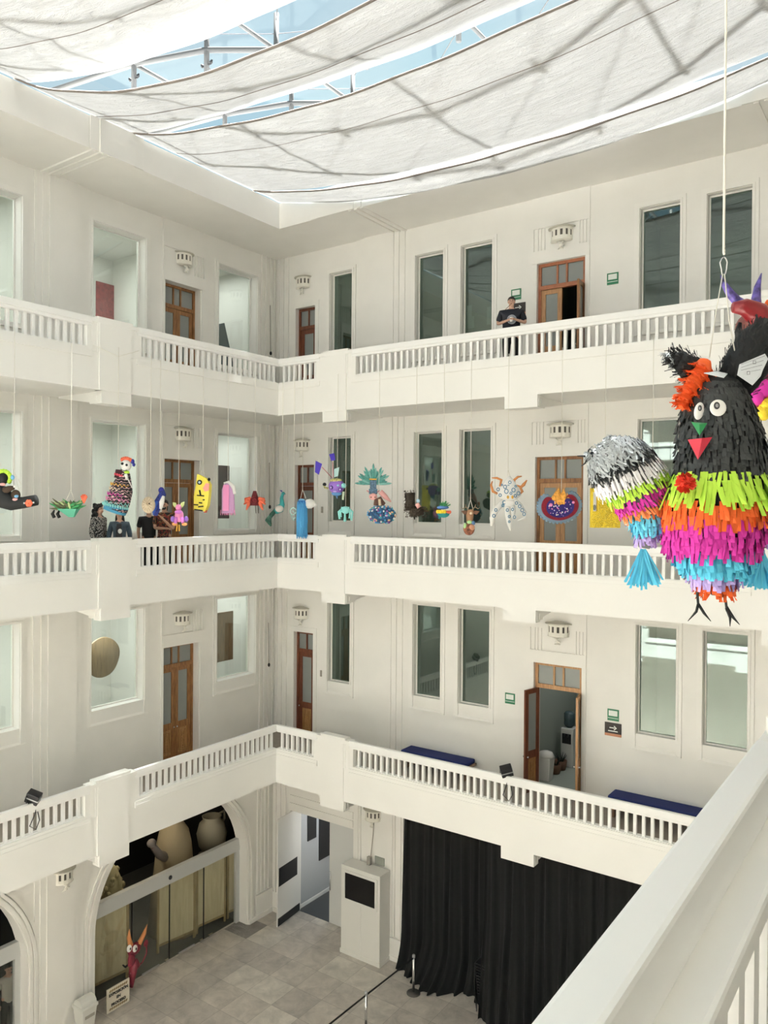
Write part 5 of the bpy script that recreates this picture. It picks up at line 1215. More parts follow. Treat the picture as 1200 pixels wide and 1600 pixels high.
for u in (274, 289): mb = MB(); mb.ell(P2(u, 819, -3), (4.6, 4, 2.6)); P.part('foot', mb, C('peach_orange', (.75, .35, .12)))
mb = MB(); mb.tube([P2(277, 820), P2(276, 830)], 1, 6); mb.tube([P2(280, 820), P2(280.5, 830)], 1, 6); P.part('dangling_feet', mb, GOLD)
P.cord(279, 775, TZ, ((279, 789),))
# 7 yellow striped creature
P = Pin(317, 771, PX, 'boxy yellow striped creature piñata with a round eye and open pink mouth')
mb = MB(); mb.prism([(310, 741), (324, 748), (329, 757), (328, 775), (326, 790), (322, 799), (305, 797), (305, 775), (308, 758)], -9, 9); P.part('body', mb, C('lemon', (.86, .74, .10)))
mb = MB(); mb.lathe([(0, 0), (3.8, 0), (3.8, 1.2), (0, 1.2)], (0, 0, 0), 18, M=Matrix.Rotation(PI/2, 4, 'X')); mb.v = [v+Vector((314, -9, 754)) for v in mb.v]; e_ = P.part('eye_ring', mb, PBLK)
mb = MB(); mb.ell(P2(314, 754, -10.6), (2, .8, 2)); P.part('eye', mb, C('pale_blue', (.5, .66, .72)), e_)
mb = MB(); mb.prism([(319, 763), (324, 755), (329, 756), (328, 767), (322, 768)], -10, -2); P.part('mouth', mb, C('mouth_pink', (.82, .35, .30)))
mb = MB(); mb.ell(P2(327, 749, -2), (2, 3, 2.6)); mb.tube([P2(314, 766, -9.4), P2(315.5, 774, -9.4)], 1.2, 6); mb.tube([P2(310, 774, -9.4), P2(321, 775, -9.4)], .8, 5)
for (u0, v0, u1, v1) in ((305, 788.5, 312, 789), (313, 785.5, 318, 786), (312, 792, 320, 791), (306, 796, 319, 798), (319, 781, 322, 781)): mb.tube([P2(u0, v0, -9.3), P2(u1, v1, -9.3)], .95, 5)
P.part('stripes', mb, PBLK)
mb = MB(); mb.prism([(325, 775), (327, 777), (322, 801), (320, 801)], -6, 6); P.part('orange_edge', mb, COR)
P.cord(317, 727, TZ, ((311, 742), (320, 746)))
# 8 pink robe with a white shoulder
P = Pin(356, 780, PX, 'pink robe-shaped piñata with a white shoulder against the window by the corner')
mb = MB(); mb.tube([P2(355, 755), P2(356, 765), P2(357, 802)], [5, 9.5, 10.5], 18, flat=.6); P.part('robe', mb, C('robe_lilac', (.62, .36, .62), stretch=(60, 60, 1), bump=.4, bscale=3))
mb = MB(); mb.box(350, 359, -7.5, -5.5, 758, 798); P.part('panel', mb, C('robe_pink', (.80, .30, .58)))
mb = MB(); mb.tube([P2(350, 756), P2(357, 754), P2(364, 761), P2(366, 772)], [2.5, 3.5, 4, 3], 10); P.part('white_collar', mb, WHT)
mb = MB()
for q in range(16): u = 346+q*1.4; mb.tube([P2(u, 797, -5+(q % 3)*3), P2(u+rnd.uniform(-1, 1), 805)], [.7, .4], 4)
P.part('fringe', mb, PNK)
P.cord(356, 735, TZ, ((356, 753),))
# 9 maroon bell with coral arms
P = Pin(398, 781, PX, 'dark red spiral bell piñata with ruffled coral arms on both sides')
mb = MB(); mb.tube([P2(398, 767), P2(398, 777), P2(398, 784), P2(398, 790)], [2.4, 5.5, 8, 7.5], 16); P.part('bell', mb, DKR)
mb = MB(); mb.tube([P2(398+q*.36*math.cos(q*.6), 782+q*.30*math.sin(q*.6), -7.6+q*.05) for q in range(20)], .6, 5); P.part('spiral', mb, C('maroon', (.30, .03, .04)))
for sgn_ in (-1, 1):
    mb = MB()
    for (a_, b_, c_, d_) in ((8, 780, 16, 779), (10, 784, 17, 788), (8, 786, 11, 794), (9, 788, 13, 797)): mb.tube([P2(398+sgn_*6, 783), P2(398+sgn_*a_, b_-1, -2), P2(398+sgn_*c_, d_)], [2.5, 3.4, .9], 7)
    mb.ell(P2(398+sgn_*12, 782), (4.5, 4, 4.5), 10, 7, jit=.15); P.part('ruffled_arm', mb, COR)
mb = MB(); [mb.tube([P2(u, 789), P2(u+1, 802)], .5, 4) for u in (399, 403)]; P.part('tail', mb, BRN)
P.cord(398, 756, TZ, ((394, 768), (402, 768)))
# 10 peacock
P = Pin(433, 792, PX, 'teal peacock piñata with a long patterned tail')
mb = MB(); mb.tube([P2(442, 770), P2(440, 778), P2(441, 788), P2(437, 795), P2(430, 800)], [2.2, 2.6, 4, 7, 4], 12); P.part('body', mb, TEAL)
mb = MB(); mb.ell(P2(437, 795, -4.5), (6.5, 3, 5.5)); P.part('wing', mb, C('wing_grey', (.62, .58, .54)))
mb = MB(); mb.ell(P2(442.5, 771), (2.6, 2.4, 2.6)); mb.tube([P2(444, 771), P2(446.5, 772)], [1, .2], 5); P.part('head', mb, TEAL)
mb = MB(); [mb.tube([P2(441, 769), P2(438+q, 766)], .35, 4) for q in (-1, 0, 1, 2)]; P.part('crest', mb, COB)
mb = MB()
for q in range(9): mb.tube([P2(431, 794+q*.8), P2(424-q*.2, 802+q), P2(416+q*.9, 812+q*1.0)], [1.2, 1.6, 1.6], 6); mb.ell(P2(416+q*.9, 813+q, -1), 1.7, 7, 5)
P.part('tail', mb, C('tail_green', (.03, .10, .07), vary=.8, vscale=40))
P.cord(441, 744, TZ, ((441, 769),))
# 11 pale turquoise ring shape next to the tassel
P = Pin(459, 802, PY, 'pale turquoise openwork piñata left of the long blue tassel')
mb = MB(); mb.tube([P2(458+5*math.cos(a), 799+5.5*math.sin(a)) for a in [i*.45 for i in range(15)]], 1, 6); mb.tube([P2(455, 804), P2(457, 812), P2(461, 813)], .9, 5); mb.ell(P2(460, 809), (2, 1.5, 2)); mb.tube([P2(456, 798), P2(461, 802)], .6, 5); P.part('openwork', mb, C('pale_aqua', (.52, .74, .68)))
P.cord(459, 775, TZ, ((459, 794),))
# 12 blue tassel with white head
P = Pin(476, 800, PY, 'long bright blue tassel piñata with a fluffy white head')
mb = MB(); mb.tube([P2(472, 782), P2(472, 790), P2(472, 838)], [6, 7.6, 7.2], 18); P.part('core', mb, C('tassel_blue', (.04, .20, .58)))
mb = MB(); rnd = random.Random(5)
for q in range(120):
    a = rnd.uniform(0, 6.28); u = 472+7.8*math.cos(a); w = 7.8*math.sin(a); mb.tube([P2(u, rnd.uniform(783, 800), w), P2(u+rnd.uniform(-1, 1), 815, w*1.05), P2(u+rnd.uniform(-1.2, 1.2), rnd.uniform(835, 842), w)], [.5, .55, .3], 3)
P.part('fringe', mb, C('fringe_blue', (.10, .42, .80)))
mb = MB(); mb.ell(P2(484, 787), (8.5, 7.5, 7.5), 14, 10, jit=.07); mb.ell(P2(491, 789), (4, 4, 3.2), 10, 7, jit=.08); P.part('white_head', mb, WHT)
mb = MB(); mb.ell(P2(471, 782), (5, 5, 3)); P.part('cap', mb, SKY)
P.cord(472.5, 765, TZ, ((469, 781), (478, 779)))
# 13 purple creature with flags
P = Pin(524, 756, PY, 'purple round creature piñata with cobalt flags on thin poles')
mb = MB(); mb.ell(P2(526, 760), (12.5, 10, 11.5), 18, 12); b_ = P.part('body', mb, PUR)
mb = MB(); mb.ell(P2(518, 762, -9), (3, 1.5, 3.2)); mb.ell(P2(532, 765, -9), (3, 1.5, 3)); P.part('eye_patches', mb, C('deep_purple', (.12, .05, .30)), b_)
mb = MB(); mb.ell(P2(518, 762, -10), (1.6, 1, 1.8)); mb.ell(P2(532, 765, -10), (1.6, 1, 1.6)); mb.ell(P2(524, 768, -10), (3, 1, 1.4)); P.part('lilac_details', mb, LIL, b_)
mb = MB(); mb.ell(P2(528, 759, -7), (3.4, 3, 3.4)); mb.ell(P2(537, 759, -5), (4.6, 4, 4)); P.part('aqua_pads', mb, TUR)
mb = MB(); mb.ell(P2(525, 751), (9.5, 8, 3.8)); mb.tube([P2(513, 763), P2(508, 762), P2(506, 759)], [1.6, 1.6, 1.4], 6); P.part('spotted_collar', mb, C('spotted_yellow', (.70, .52, .20), vary=.9, vscale=45))
mb = MB(); mb.ell(P2(507, 757), (3, 2.5, 2.8)); mb.tube([P2(540, 760), P2(538, 768)], [1, .6], 5); P.part('black_tips', mb, PBLK)
for (u0, v0, u1, v1, poly) in ((519, 747, 503, 730, [(493, 720), (503, 725), (498, 742), (492, 738)]), (521, 746, 519.5, 722, [(514, 710), (522, 708), (524, 719), (517, 720)])):
    mb = MB(); mb.tube([P2(u0, v0), P2(u1, v1)], .55, 5); P.part('pole', mb, C('pole_red', (.55, .16, .20)))
    mb = MB(); mb.prism(poly, -1, 1); P.part('flag', mb, C('flag_cobalt', (.06, .035, .42)))
mb = MB(); mb.prism([(522, 733), (530, 730), (528, 744), (522, 746)], -2, 2); P.part('aqua_fin', mb, C('fin_aqua', (.45, .66, .66)))
mb = MB(); mb.ell(P2(526, 771), (8, 6, 4)); mb.tube([P2(526, 772), P2(527, 779)], [2.5, .5], 6); P.part('blue_belly', mb, C('belly_blue', (.12, .30, .60)))
mb = MB(); mb.tube([P2(537, 768), P2(536, 781)], [2, 1.6], 7); P.part('pale_tassel', mb, C('pale_mint', (.60, .72, .55)))
P.cord(527, 706, TZ, ((527, 748),))
# 14 turquoise octopus
P = Pin(540, 801, PY, 'small pale turquoise octopus piñata over the window by the corner')
mb = MB(); mb.ell(P2(540, 797), (7, 6, 6)); mb.box(533, 546, -3, 3, 792, 795); P.part('head', mb, TUR)
for u0, u1, u2, v2 in ((534, 529, 531, 811), (546, 551, 549, 813), (539, 539, 539, 815), (536, 532, 533, 808), (544, 547, 546, 810)):
    mb = MB(); mb.tube([P2(u0, 796), P2(u1, 800), P2((u1+u2)/2, 806), P2(u2, v2)], [2, 1.7, 1.6, 2.6 if u0 == 539 else 1.8], 7); P.part('tentacle', mb, TUR)
P.cord(540, 775, TZ, ((540, 792),))
# 15 axolotl with feather headdress on a flowered mound
P = Pin(592, 775, PY, 'pink creature piñata with a fan of teal feathers on a flowered mound')
for q in range(21):
    a = -PI*(.02+.96*q/20); l = 27+5*math.cos(q*1.9)-4*abs(math.cos(a)); mb = MB(); d = Vector((math.cos(a), 0, math.sin(a))); b0 = Vector(P2(583, 757, 1+(q % 2)*1.5))
    mb.tube([b0+d*5, b0+d*l*.55, b0+d*l*.9, b0+d*(l+1)], [1.2, 2.2, 1.9, .4], 6, flat=.4); P.part('feather', mb, C('feather_teal', (.10, .34, .30), vary=.3, vscale=20) if q % 3 else C('feather_light', (.20, .46, .42)))
mb = MB(); mb.box(578, 588, -4, 2, 751, 764); mb.box(576.5, 589.5, -5, 1, 764, 772); P.part('mask', mb, C('mask_blue', (.09, .16, .24), vary=.7, vscale=35))
mb = MB(); mb.box(577, 588, -4.5, -4, 748, 750); P.part('mask_band', mb, GOLD)
mb = MB(); mb.ell(P2(583, 776, -3), (6.5, 6, 5.5)); mb.tube([P2(594, 768), P2(602, 776), P2(611, 784)], [4, 4, 1], 8)
for s_ in (-1, 1): mb.tube([P2(583+s_*5, 770), P2(583+s_*10, 766.5)], [1.6, 1], 6)
P.part('pink_body', mb, SALM)
mb = MB(); mb.tube([P2(590, 778), P2(594, 786), P2(600, 790)], [6, 7, 5], 10); mb.tube([P2(588, 780, -4), P2(586, 790, -4)], [3, 2.4], 8); P.part('brown_torso', mb, C('brown_pink', (.14, .07, .05)))
mb = MB(); mb.tube([P2(593, 780, -7), P2(594, 790, -7)], [2, 2.2], 7); P.part('pale_apron', mb, CRM)
mb = MB(); mb.ell(P2(580, 777, -8), (.9, .6, 1.2)); mb.ell(P2(586, 777, -8), (.9, .6, 1.2)); P.part('nostrils', mb, BRN)
mb = MB(); mb.ell(P2(597, 804), (22, 13, 14), 24, 14, jit=.05); md = P.part('mound', mb, C('mound_blue', (.02, .08, .18), vary=.8, vscale=20))
rnd = random.Random(9)
for nm, col, n in (('blue_petals', C('petal_blue', (.07, .30, .55)), 34), ('peach_flowers', C('peach', (.82, .50, .30)), 22), ('purple_flowers', C('violet', (.32, .10, .40)), 16), ('white_flowers', C('petal_white', (.80, .80, .78)), 14), ('teal_petals', C('petal_teal', (.08, .38, .42)), 16)):
    mb = MB()
    for q in range(n):
        a = rnd.uniform(-PI, 0); b = rnd.uniform(-1.2, 1.2); mb.ell(P2(597+22*math.cos(a)*math.cos(b), 804+14*math.sin(b), 13*math.sin(a)*math.cos(b)), (rnd.uniform(1.2, 2.6), 1.3, rnd.uniform(1, 2.2)), 7, 5)
    P.part(nm, mb, col, md)
P.cord(592, 726, TZ, ((592, 768),))
# 16 shaggy dark boot
P = Pin(648, 790, PY, 'shaggy dark brown high boot piñata with a pink and blue patch')
mb = MB(); rnd = random.Random(4)
mb.tube([P2(640, 770), P2(641, 785), P2(640, 798)], [8, 7.5, 7], 12); mb.tube([P2(640, 799), P2(652, 799), P2(662, 798)], [8.5, 7.5, 6], 12); mb.tube([P2(647, 802), P2(648, 812)], [3, .8], 6); P.part('boot', mb, C('shaggy', (.035, .024, .014)))
mb = MB()
for q in range(420):
    if rnd.random() < .5: c = Vector(P2(640+8*math.cos(t_ := rnd.uniform(0, 6.28)), rnd.uniform(766, 800), 8*math.sin(t_)))
    else: t_ = rnd.uniform(0, 6.28); c = Vector(P2(rnd.uniform(634, 667), 799+8*math.cos(t_), 7.5*math.sin(t_)))
    mb.tube([c, c+Vector((rnd.uniform(-1.8, 1.8), rnd.uniform(-1.8, 0), rnd.uniform(-.5, 2.6)))], [.7, .25], 3)
P.part('shag', mb, C('shag_brown', (.06, .042, .026)))
mb = MB(); mb.tube([P2(651, 787, -5), P2(655, 793, -6)], [3.2, 3.6], 9); P.part('pink_patch', mb, SALM)
mb = MB(); mb.ell(P2(653, 783, -4), (3, 3, 3.6)); P.part('blue_patch', mb, C('ice_blue', (.45, .66, .80)))
P.cord(650, 750, TZ, ((644, 768), (652, 783)))
# 17 small fruit globe
P = Pin(693, 795, PY, 'small globe piñata with green leaves, yellow flowers and a teal base')
mb = MB(); mb.ell(P2(693, 803), (9.5, 8, 6)); mb.tube([P2(688, 805), P2(686, 811)], [3, 1], 6); P.part('teal_base', mb, TEAL)
mb = MB(); [mb.ell(P2(683+q*2.9, 799.5, -7), (2.2, 2, 3)) for q in range(5)]; P.part('yellow_flowers', mb, YEL)
mb = MB(); [mb.ell(P2(698+q*2.4, 800, -5), (2, 2, 2.6)) for q in range(3)]; P.part('red_fruit', mb, COR)
mb = MB(); mb.ell(P2(692, 793), (9.5, 7, 3)); P.part('blue_band', mb, C('band_blue', (.12, .26, .60)))
mb = MB()
for q in range(40): a = rnd.uniform(-3.0, -.15); l = rnd.uniform(6, 11); mb.tube([P2(694, 793, rnd.uniform(-5, 5)), P2(694+l*math.cos(a), 791+l*.8*math.sin(a), rnd.uniform(-5, 5))], [1.2, .4], 4)
P.part('leaves', mb, GRN)
P.cord(693, 765, TZ, ((693, 788),))
# 18 deer head on a ball
P = Pin(735, 808, PY, 'deer-head piñata with antlers above a round patterned belly')
mb = MB(); mb.tube([P2(735, 797), P2(734, 806), P2(734, 816)], [5, 6, 5], 12); mb.ell(P2(735, 800, -3), (5.5, 5, 4.5)); P.part('head', mb, C('deer', (.36, .20, .11)))
for s_ in (-1, 1): mb = MB(); mb.tube([P2(735+s_*4, 800), P2(735+s_*9, 801), P2(735+s_*14, 799)], [2, 3.4, .6], 8, flat=.6); P.part('ear', mb, C('ear_brown', (.20, .10, .06)))
for s_ in (-1, 1): mb = MB(); mb.tube([P2(735+s_*3, 796), P2(735+s_*7, 792), P2(735+s_*12, 795), P2(735+s_*15, 792)], [.9, .8, .6, .3], 5); mb.tube([P2(735+s_*7, 792), P2(735+s_*8, 788)], .5, 4); P.part('antler', mb, C('antler', (.42, .32, .20)))
mb = MB(); mb.ell(P2(735, 802, -8), (2, 1, 2)); P.part('medallion', mb, CRM)
mb = MB(); mb.ell(P2(733, 826), (9, 9, 10.5), 18, 12); P.part('belly', mb, C('belly_pattern', (.25, .09, .05), vary=.9, vscale=14))
mb = MB(); mb.ell(P2(736, 824, -5), (5.5, 5, 5.5)); P.part('copper_patch', mb, C('copper', (.62, .30, .18), .35))
mb = MB(); mb.ell(P2(727, 822, -3), (3, 4, 5)); mb.ell(P2(733, 816, -5), (4, 3, 3)); P.part('green_scarf', mb, LGR)
mb = MB(); mb.ell(P2(739, 817, -5), (3, 3, 3.4)); P.part('blue_scarf', mb, C('scarf_blue', (.12, .22, .42)))
P.cord(735, 781, TZ, ((730, 799), (740, 799)))
# 19 white octopus with blue rings
P = Pin(795, 788, PY, 'white long-legged piñata with blue ring spots and curled orange horns')
mb = MB(); mb.tube([P2(795, 744), P2(796, 752), P2(795, 764), P2(795, 774), P2(795, 782)], [2, 8, 16, 19, 9], 18, flat=.7); mb.ell(P2(795, 785), (11, 8, 7)); P.part('body', mb, WHT)
for pts, rs in (([P2(787, 783), P2(775, 796), P2(769, 810), P2(768, 822)], [5, 5, 4.2, 1.5]), ([P2(792, 788), P2(794, 806), P2(796, 818), P2(798, 829)], [5, 4.6, 3.6, 1]), ([P2(800, 788), P2(802, 798), P2(801, 810)], [4, 4, 2.6]), ([P2(803, 781), P2(813, 791), P2(820, 802), P2(820, 809), P2(809, 813)], [5, 4.4, 3.6, 2.4, .8])):
    mb = MB(); mb.tube(pts, rs, 10); P.part('leg', mb, WHT)
RNG = C('ring_blue', (.05, .22, .38))
mb = MB()
for (u, v, r_) in ((795, 754, 2), (787, 761, 2.4), (793, 760, 1.6), (789, 768, 3), (800, 766, 2.8), (777, 765, 2.2), (808, 771, 2.4), (780, 774, 2), (796, 771, 1.6), (803, 775, 2), (787, 785, 2.4), (795, 785, 2), (774, 797, 2), (771, 806, 2.2), (785, 790, 1.8), (792, 797, 2), (795, 807, 1.7), (795, 815, 1.4), (800, 796, 1.8), (803, 808, 2), (806, 786, 2), (811, 791, 2.2), (815, 797, 2.4), (818, 803, 2.2), (783, 758, 1.2), (804, 760, 1.4)):
    dpt = -9.5 if v < 783 else -5.2
    if v < 783: dpt = -.7*max(3, 19*math.sqrt(max(.05, 1-((u-795)/21)**2)))*(1 if v > 760 else .6)
    mb.tube([P2(u+r_*math.cos(a), v+r_*1.15*math.sin(a), dpt-.4) for a in [i*.7 for i in range(10)]], .55, 4)
P.part('ring_spots', mb, RNG)
mb = MB(); [mb.ell(P2(u, 777, -13), (1.8, 1, 2.6)) for u in (791.5, 798.5)]; P.part('eyes', mb, GOLD)
HR = C('horn_rust', (.60, .24, .08))
for pts in ([P2(778, 772), P2(770, 768), P2(767, 758), P2(769, 752)], [P2(781, 760), P2(783, 750), P2(776, 747), P2(768, 747)], [P2(812, 772), P2(816, 768), P2(812, 760), P2(805, 757)], [P2(804, 757), P2(803, 750), P2(809, 745), P2(815, 744)], [P2(813, 762), P2(818, 757), P2(823, 750)]):
    mb = MB(); mb.tube(pts, [1.6, 2.2, 1.7, .7][:len(pts)] if len(pts) == 4 else [1.6, 2.6, .8], 8); P.part('horn', mb, HR)
P.cord(793.5, 735, TZ, ((793, 745), (797, 745)))
# 20 winged heart
def heart(k, cx=874, cy=794, n=72):
    pts = []
    for i in range(n):
        t = 2*PI*i/n; x = 36*math.cos(t); y = 27*math.sin(t)*(1 if math.sin(t) > 0 else 1.12)
        if y < 0: y += 25*math.exp(-(x/15)**2)
        x, y = x*k, (y-1)*k; a = -.12; pts.append((cx+x*math.cos(a)-y*math.sin(a), cy+x*math.sin(a)+y*math.cos(a)-2))
    return pts
P = Pin(874, 795, PY, 'large red and navy heart piñata with a scalloped grey-blue border and flames')
mb = MB(); hp = heart(.94); mb.prism(hp, -3, 3)
for i in range(0, 72, 2): mb.ell(P2(hp[i][0], hp[i][1]), (2.6, 3, 2.6), 8, 6)
P.part('scalloped_border', mb, C('border_blue', (.20, .30, .40)))
mb = MB(); mb.prism(heart(.80), -6, 0); P.part('red_heart', mb, C('heart_red', (.22, .005, .02), vary=.2, vscale=30))
mb = MB(); mb.prism([(x, y+1) for x, y in heart(.60)], -7.5, -5); nb_ = P.part('navy_heart', mb, C('heart_navy', (.02, .012, .16)))
rnd = random.Random(12)
for nm, col, n in (('pink_motifs', PNK, 12), ('white_motifs', WHT, 16), ('lilac_motifs', C('motif_lilac', (.30, .22, .60)), 14)):
    mb = MB()
    for q in range(n):
        for tr in range(20):
            u, v = rnd.uniform(856, 893), rnd.uniform(784, 810)
            if ((u-874)/22)**2+((v-795)/15)**2 < .85 and not (abs(u-874) < 7 and v < 790): break
        mb.ell(P2(u, v, -8), (rnd.uniform(.6, 1.5), .6, rnd.uniform(.6, 1.3)), 7, 5)
    if nm == 'pink_motifs': mb.ell(P2(859, 789, -7.5), (3, 1.4, 2.8)); mb.ell(P2(894, 785, -7), (2.4, 1.2, 2.3))
    P.part(nm, mb, col, nb_)
for (u0, u1, v1, u2, v2, w) in ((866, 864, 778, 868, 767, 4), (872, 870, 774, 872, 762, 4.6), (878, 880, 775, 879, 764, 4.4), (882, 887, 780, 885, 770, 3.4), (876, 874, 782, 877, 769, 5)):
    mb = MB(); mb.tube([P2(u0, 788, -5), P2(u1, v1, -5), P2(u2, v2, -4)], [w*1.2, w, .3], 8, flat=.6); P.part('flame', mb, C('flame', (.82, .36, .06), vary=.35, vscale=25))
P.cord(877, 748, TZ, ((877, 770),))
# 21 yellow box with a window
P = Pin(945, 795, PY, 'yellow fringed box piñata with a narrow window, beside the silver wing')
mb = MB(); mb.box(933, 951, -5, 5, 764, 799); mb.box(923, 925.5, -5, 5, 764, 799); mb.box(923, 934, -5, 5, 762.5, 769); mb.box(923, 968, -5, 5, 799, 824.5)
mb.hull([P2(950, 764, -5), P2(953, 764, -5), P2(953, 764, 5), P2(950, 764, 5)], [P2(950, 800, -5), P2(966, 800, -5), P2(966, 800, 5), P2(950, 800, 5)])
P.part('box', mb, YEL)
mb = MB(); rnd = random.Random(8)
for q in range(700):
    u, v = rnd.uniform(924, 966), rnd.uniform(765, 823)
    if u < 934 and v < 799 and u > 924: continue
    if v < 799 and u > 951+(v-764)*.38: continue
    mb.tube([P2(u, v, -5), P2(u+rnd.uniform(-1, 1), v+2.2, -6.2)], [.8, .3], 3)
P.part('fringe', mb, C('fringe_yellow', (.92, .74, .10)))
mb = MB(); mb.ell(P2(929, 793, 0), (2.6, 2, 4.5)); P.part('grey_bell', mb, C('bell_grey', (.30, .34, .36)))
P.cord(945, 753, TZ, ((929, 763), (951, 763)))
# 22 dark red one mostly hidden by the wing
P = Pin(1010, 800, PY, 'dark magenta piñata almost hidden behind the striped wing')
mb = MB(); mb.ell(P2(1004, 802), (19, 14, 15), 18, 12); P.part('body', mb, DKR)
mb = MB(); mb.tube([P2(985, 800), P2(984, 792), P2(983, 788)], [2, 1.6, .4], 6); P.part('tip', mb, C('brick', (.35, .10, .06)))
P.cord(1019, 770, TZ, ((1014, 790),))
# ------------------------------------------------------------------ the large fringed bird close to the viewer
rnd = random.Random(21)
def fringe(mb, c, ax, ra, rb, length, n, w=4.5, flare=.25, jit=.25, q0=0, q1=2*PI, curl=0):
    """ring of paper strips around axis ax at c; lengths in photo pixels"""
    c = Vector(c); ax = Vector(ax).normalized(); e1 = Vector((ax.z, 0, -ax.x)); e2 = Vector((0, 1, 0))
    for i in range(n):
        q = q0+(q1-q0)*(i+rnd.uniform(-.4, .4))/n; o = e1*math.cos(q)+e2*math.sin(q); b = c+e1*ra*math.cos(q)+e2*rb*math.sin(q)-ax*rnd.uniform(0, length*.15)
        tg = (e1*-math.sin(q)+e2*math.cos(q)); l = length*rnd.uniform(.75, 1.15); d = ax+o*flare*rnd.uniform(.3, 1.6)+tg*rnd.uniform(-jit, jit)
        d.normalize(); ww = w*rnd.uniform(.7, 1.2); tw = o*rnd.uniform(-.35, .35)*ww
        t0 = tg*ww*.5; a = b; m = b+d*l*.55+o*rnd.uniform(0, 1.5); e = b+d*l+o*rnd.uniform(-1.5, 2.5+curl)+tg*rnd.uniform(-2, 2)*jit*4
        mb.add([a-t0, a+t0, m+t0+tw*.5, m-t0-tw*.5, e+t0*.9+tw, e-t0*.9-tw], [(0, 1, 2, 3), (3, 2, 4, 5)], False)
B = Pin(1115, 740, ('d', 3.0), 'large fringed bird piñata with a black head, round eyes and a rainbow skirt')
core = [(1118, 585, 16), (1118, 597, 33), (1120, 615, 45), (1121, 640, 55), (1124, 675, 63), (1127, 710, 66), (1124, 745, 68), (1115, 780, 78), (1114, 810, 76), (1115, 840, 68), (1117, 870, 54), (1118, 895, 36), (1119, 918, 18), (1119, 930, 5)]
mb = MB(); mb.tube([P2(u, v) for u, v, r_ in core], [r_*.97 for u, v, r_ in core], 28, flat=.85)
def cr_(v):
    for a, b in zip(core, core[1:]):
        if a[1] <= v <= b[1]:
            t = (v-a[1])/(b[1]-a[1]); return a[0]+(b[0]-a[0])*t, a[2]+(b[2]-a[2])*t
    return core[-1][0], core[-1][2]
body = B.part('body', mb, PBLK)
def rows(name, m, v0, v1, step, length, n, parent=None, **kw):
    mb = MB(); v = v1
    while v >= v0:
        u, r_ = cr_(v); k = kw.get('grow', 1.0); fringe(mb, P2(u, v), P2(0, 1), r_*k, r_*.85*k, length, n, kw.get('w', 5), kw.get('flare', .2), kw.get('jit', .2)); v -= step
    return B.part(name, mb, m, parent)
for v in (590,):
    mb = MB(); fringe(mb, P2(1118, 584), P2(0, 1), 12, 10, 18, 26, 7, .9, .4); B.part('crown_fringe', mb, PBLK)
rows('black_fringe', C('black_tissue', (.030, .034, .034), .5), 594, 738, 10.5, 17, 60, w=6.5, flare=.22, jit=.13)
rows('lime_fringe', LIME, 744, 766, 11, 40, 66, w=7, flare=.38, jit=.22, grow=1.03)
rows('orange_fringe', ORA, 785, 803, 9, 28, 66, w=7, flare=.12, jit=.2, grow=1.04)
rows('magenta_fringe', MAG, 808, 850, 10.5, 28, 62, w=7, flare=.06, jit=.18, grow=1.05)
rows('cyan_fringe', CYA, 862, 882, 9, 24, 52, w=7, flare=.05, jit=.2, grow=1.05)
rows('lilac_fringe', LIL, 892, 900, 8, 24, 34, w=7, flare=.1, jit=.2)
rows('tail_fringe', ORA, 905, 915, 8, 24, 26, w=7, flare=.25, jit=.35)
# face
YF = -50
mb = MB(); mb.ell(P2(1077, 647, -36), (7.5, 2, 13.5), 20, 10, M=Matrix.Rotation(-.2, 4, 'Y')); mb.ell(P2(1099, 644, -52), (12.5, 2, 12.5), 20, 10); ey = B.part('eyes', mb, WHT)
mb = MB(); mb.ell(P2(1077, 643, -39), (3, 1, 4.5), 14, 8); mb.ell(P2(1096, 641, -54.5), (4.6, 1, 5.6), 14, 8); pu = B.part('pupils', mb, C('pupil_grey', (.05, .05, .055)), ey)
mb = MB(); mb.ell(P2(1076.5, 643, -40.2), (1.6, .6, 2.4), 12, 6); mb.ell(P2(1096, 641, -55.8), (2.4, .6, 3), 12, 6); B.part('pupil_highlights', mb, C('pupil_light', (.35, .35, .36)), pu)
mb = MB(); mb.add([P2(1063, 664, -42), P2(1071, 669, -52), P2(1083, 667, -52), P2(1071, 686, -54)], [(0, 1, 3), (1, 2, 3), (0, 1, 2)]); B.part('green_beak', mb, C('green_foil', (.01, .22, .06), .35))
mb = MB(); mb.add([P2(1058, 691, -42), P2(1073, 690, -58), P2(1090, 688, -54), P2(1068, 722, -56)], [(0, 1, 3), (1, 2, 3), (0, 1, 2)]); B.part('red_mouth', mb, C('red_foil', (.55, .02, .05), .35))
# ears
mb = MB(); mb.tube([P2(1098, 598, 5), P2(1082, 578, 5), P2(1062, 563, 5), P2(1040, 556, 5)], [20, 21, 15, 5], 14, flat=.7)
e_ = B.part('ear', mb, PBLK)
mb = MB()
for (u, v, r_) in ((1095, 592, 21), (1088, 584, 22), (1079, 575, 21), (1070, 568, 19), (1060, 562, 15), (1050, 558, 11)): fringe(mb, P2(u, v, 5), P2(-.82, -.35), r_, r_*.7, 12, 44, 2.4, .5, .6)
B.part('ear_fringe', mb, C('black_fur', (.016, .016, .017)), e_)
mb = MB(); fringe(mb, P2(1046, 557, 4), P2(-.5, .5), 9, 7, 10, 40, 2, .4, .7, curl=2); B.part('silver_tip', mb, SIL, e_)
mb = MB(); mb.tube([P2(1150, 600, 10), P2(1172, 565, 14), P2(1196, 528, 18), P2(1212, 500, 20)], [30, 37, 34, 15], 14, flat=.7); e2_ = B.part('ear', mb, PBLK)
mb = MB()
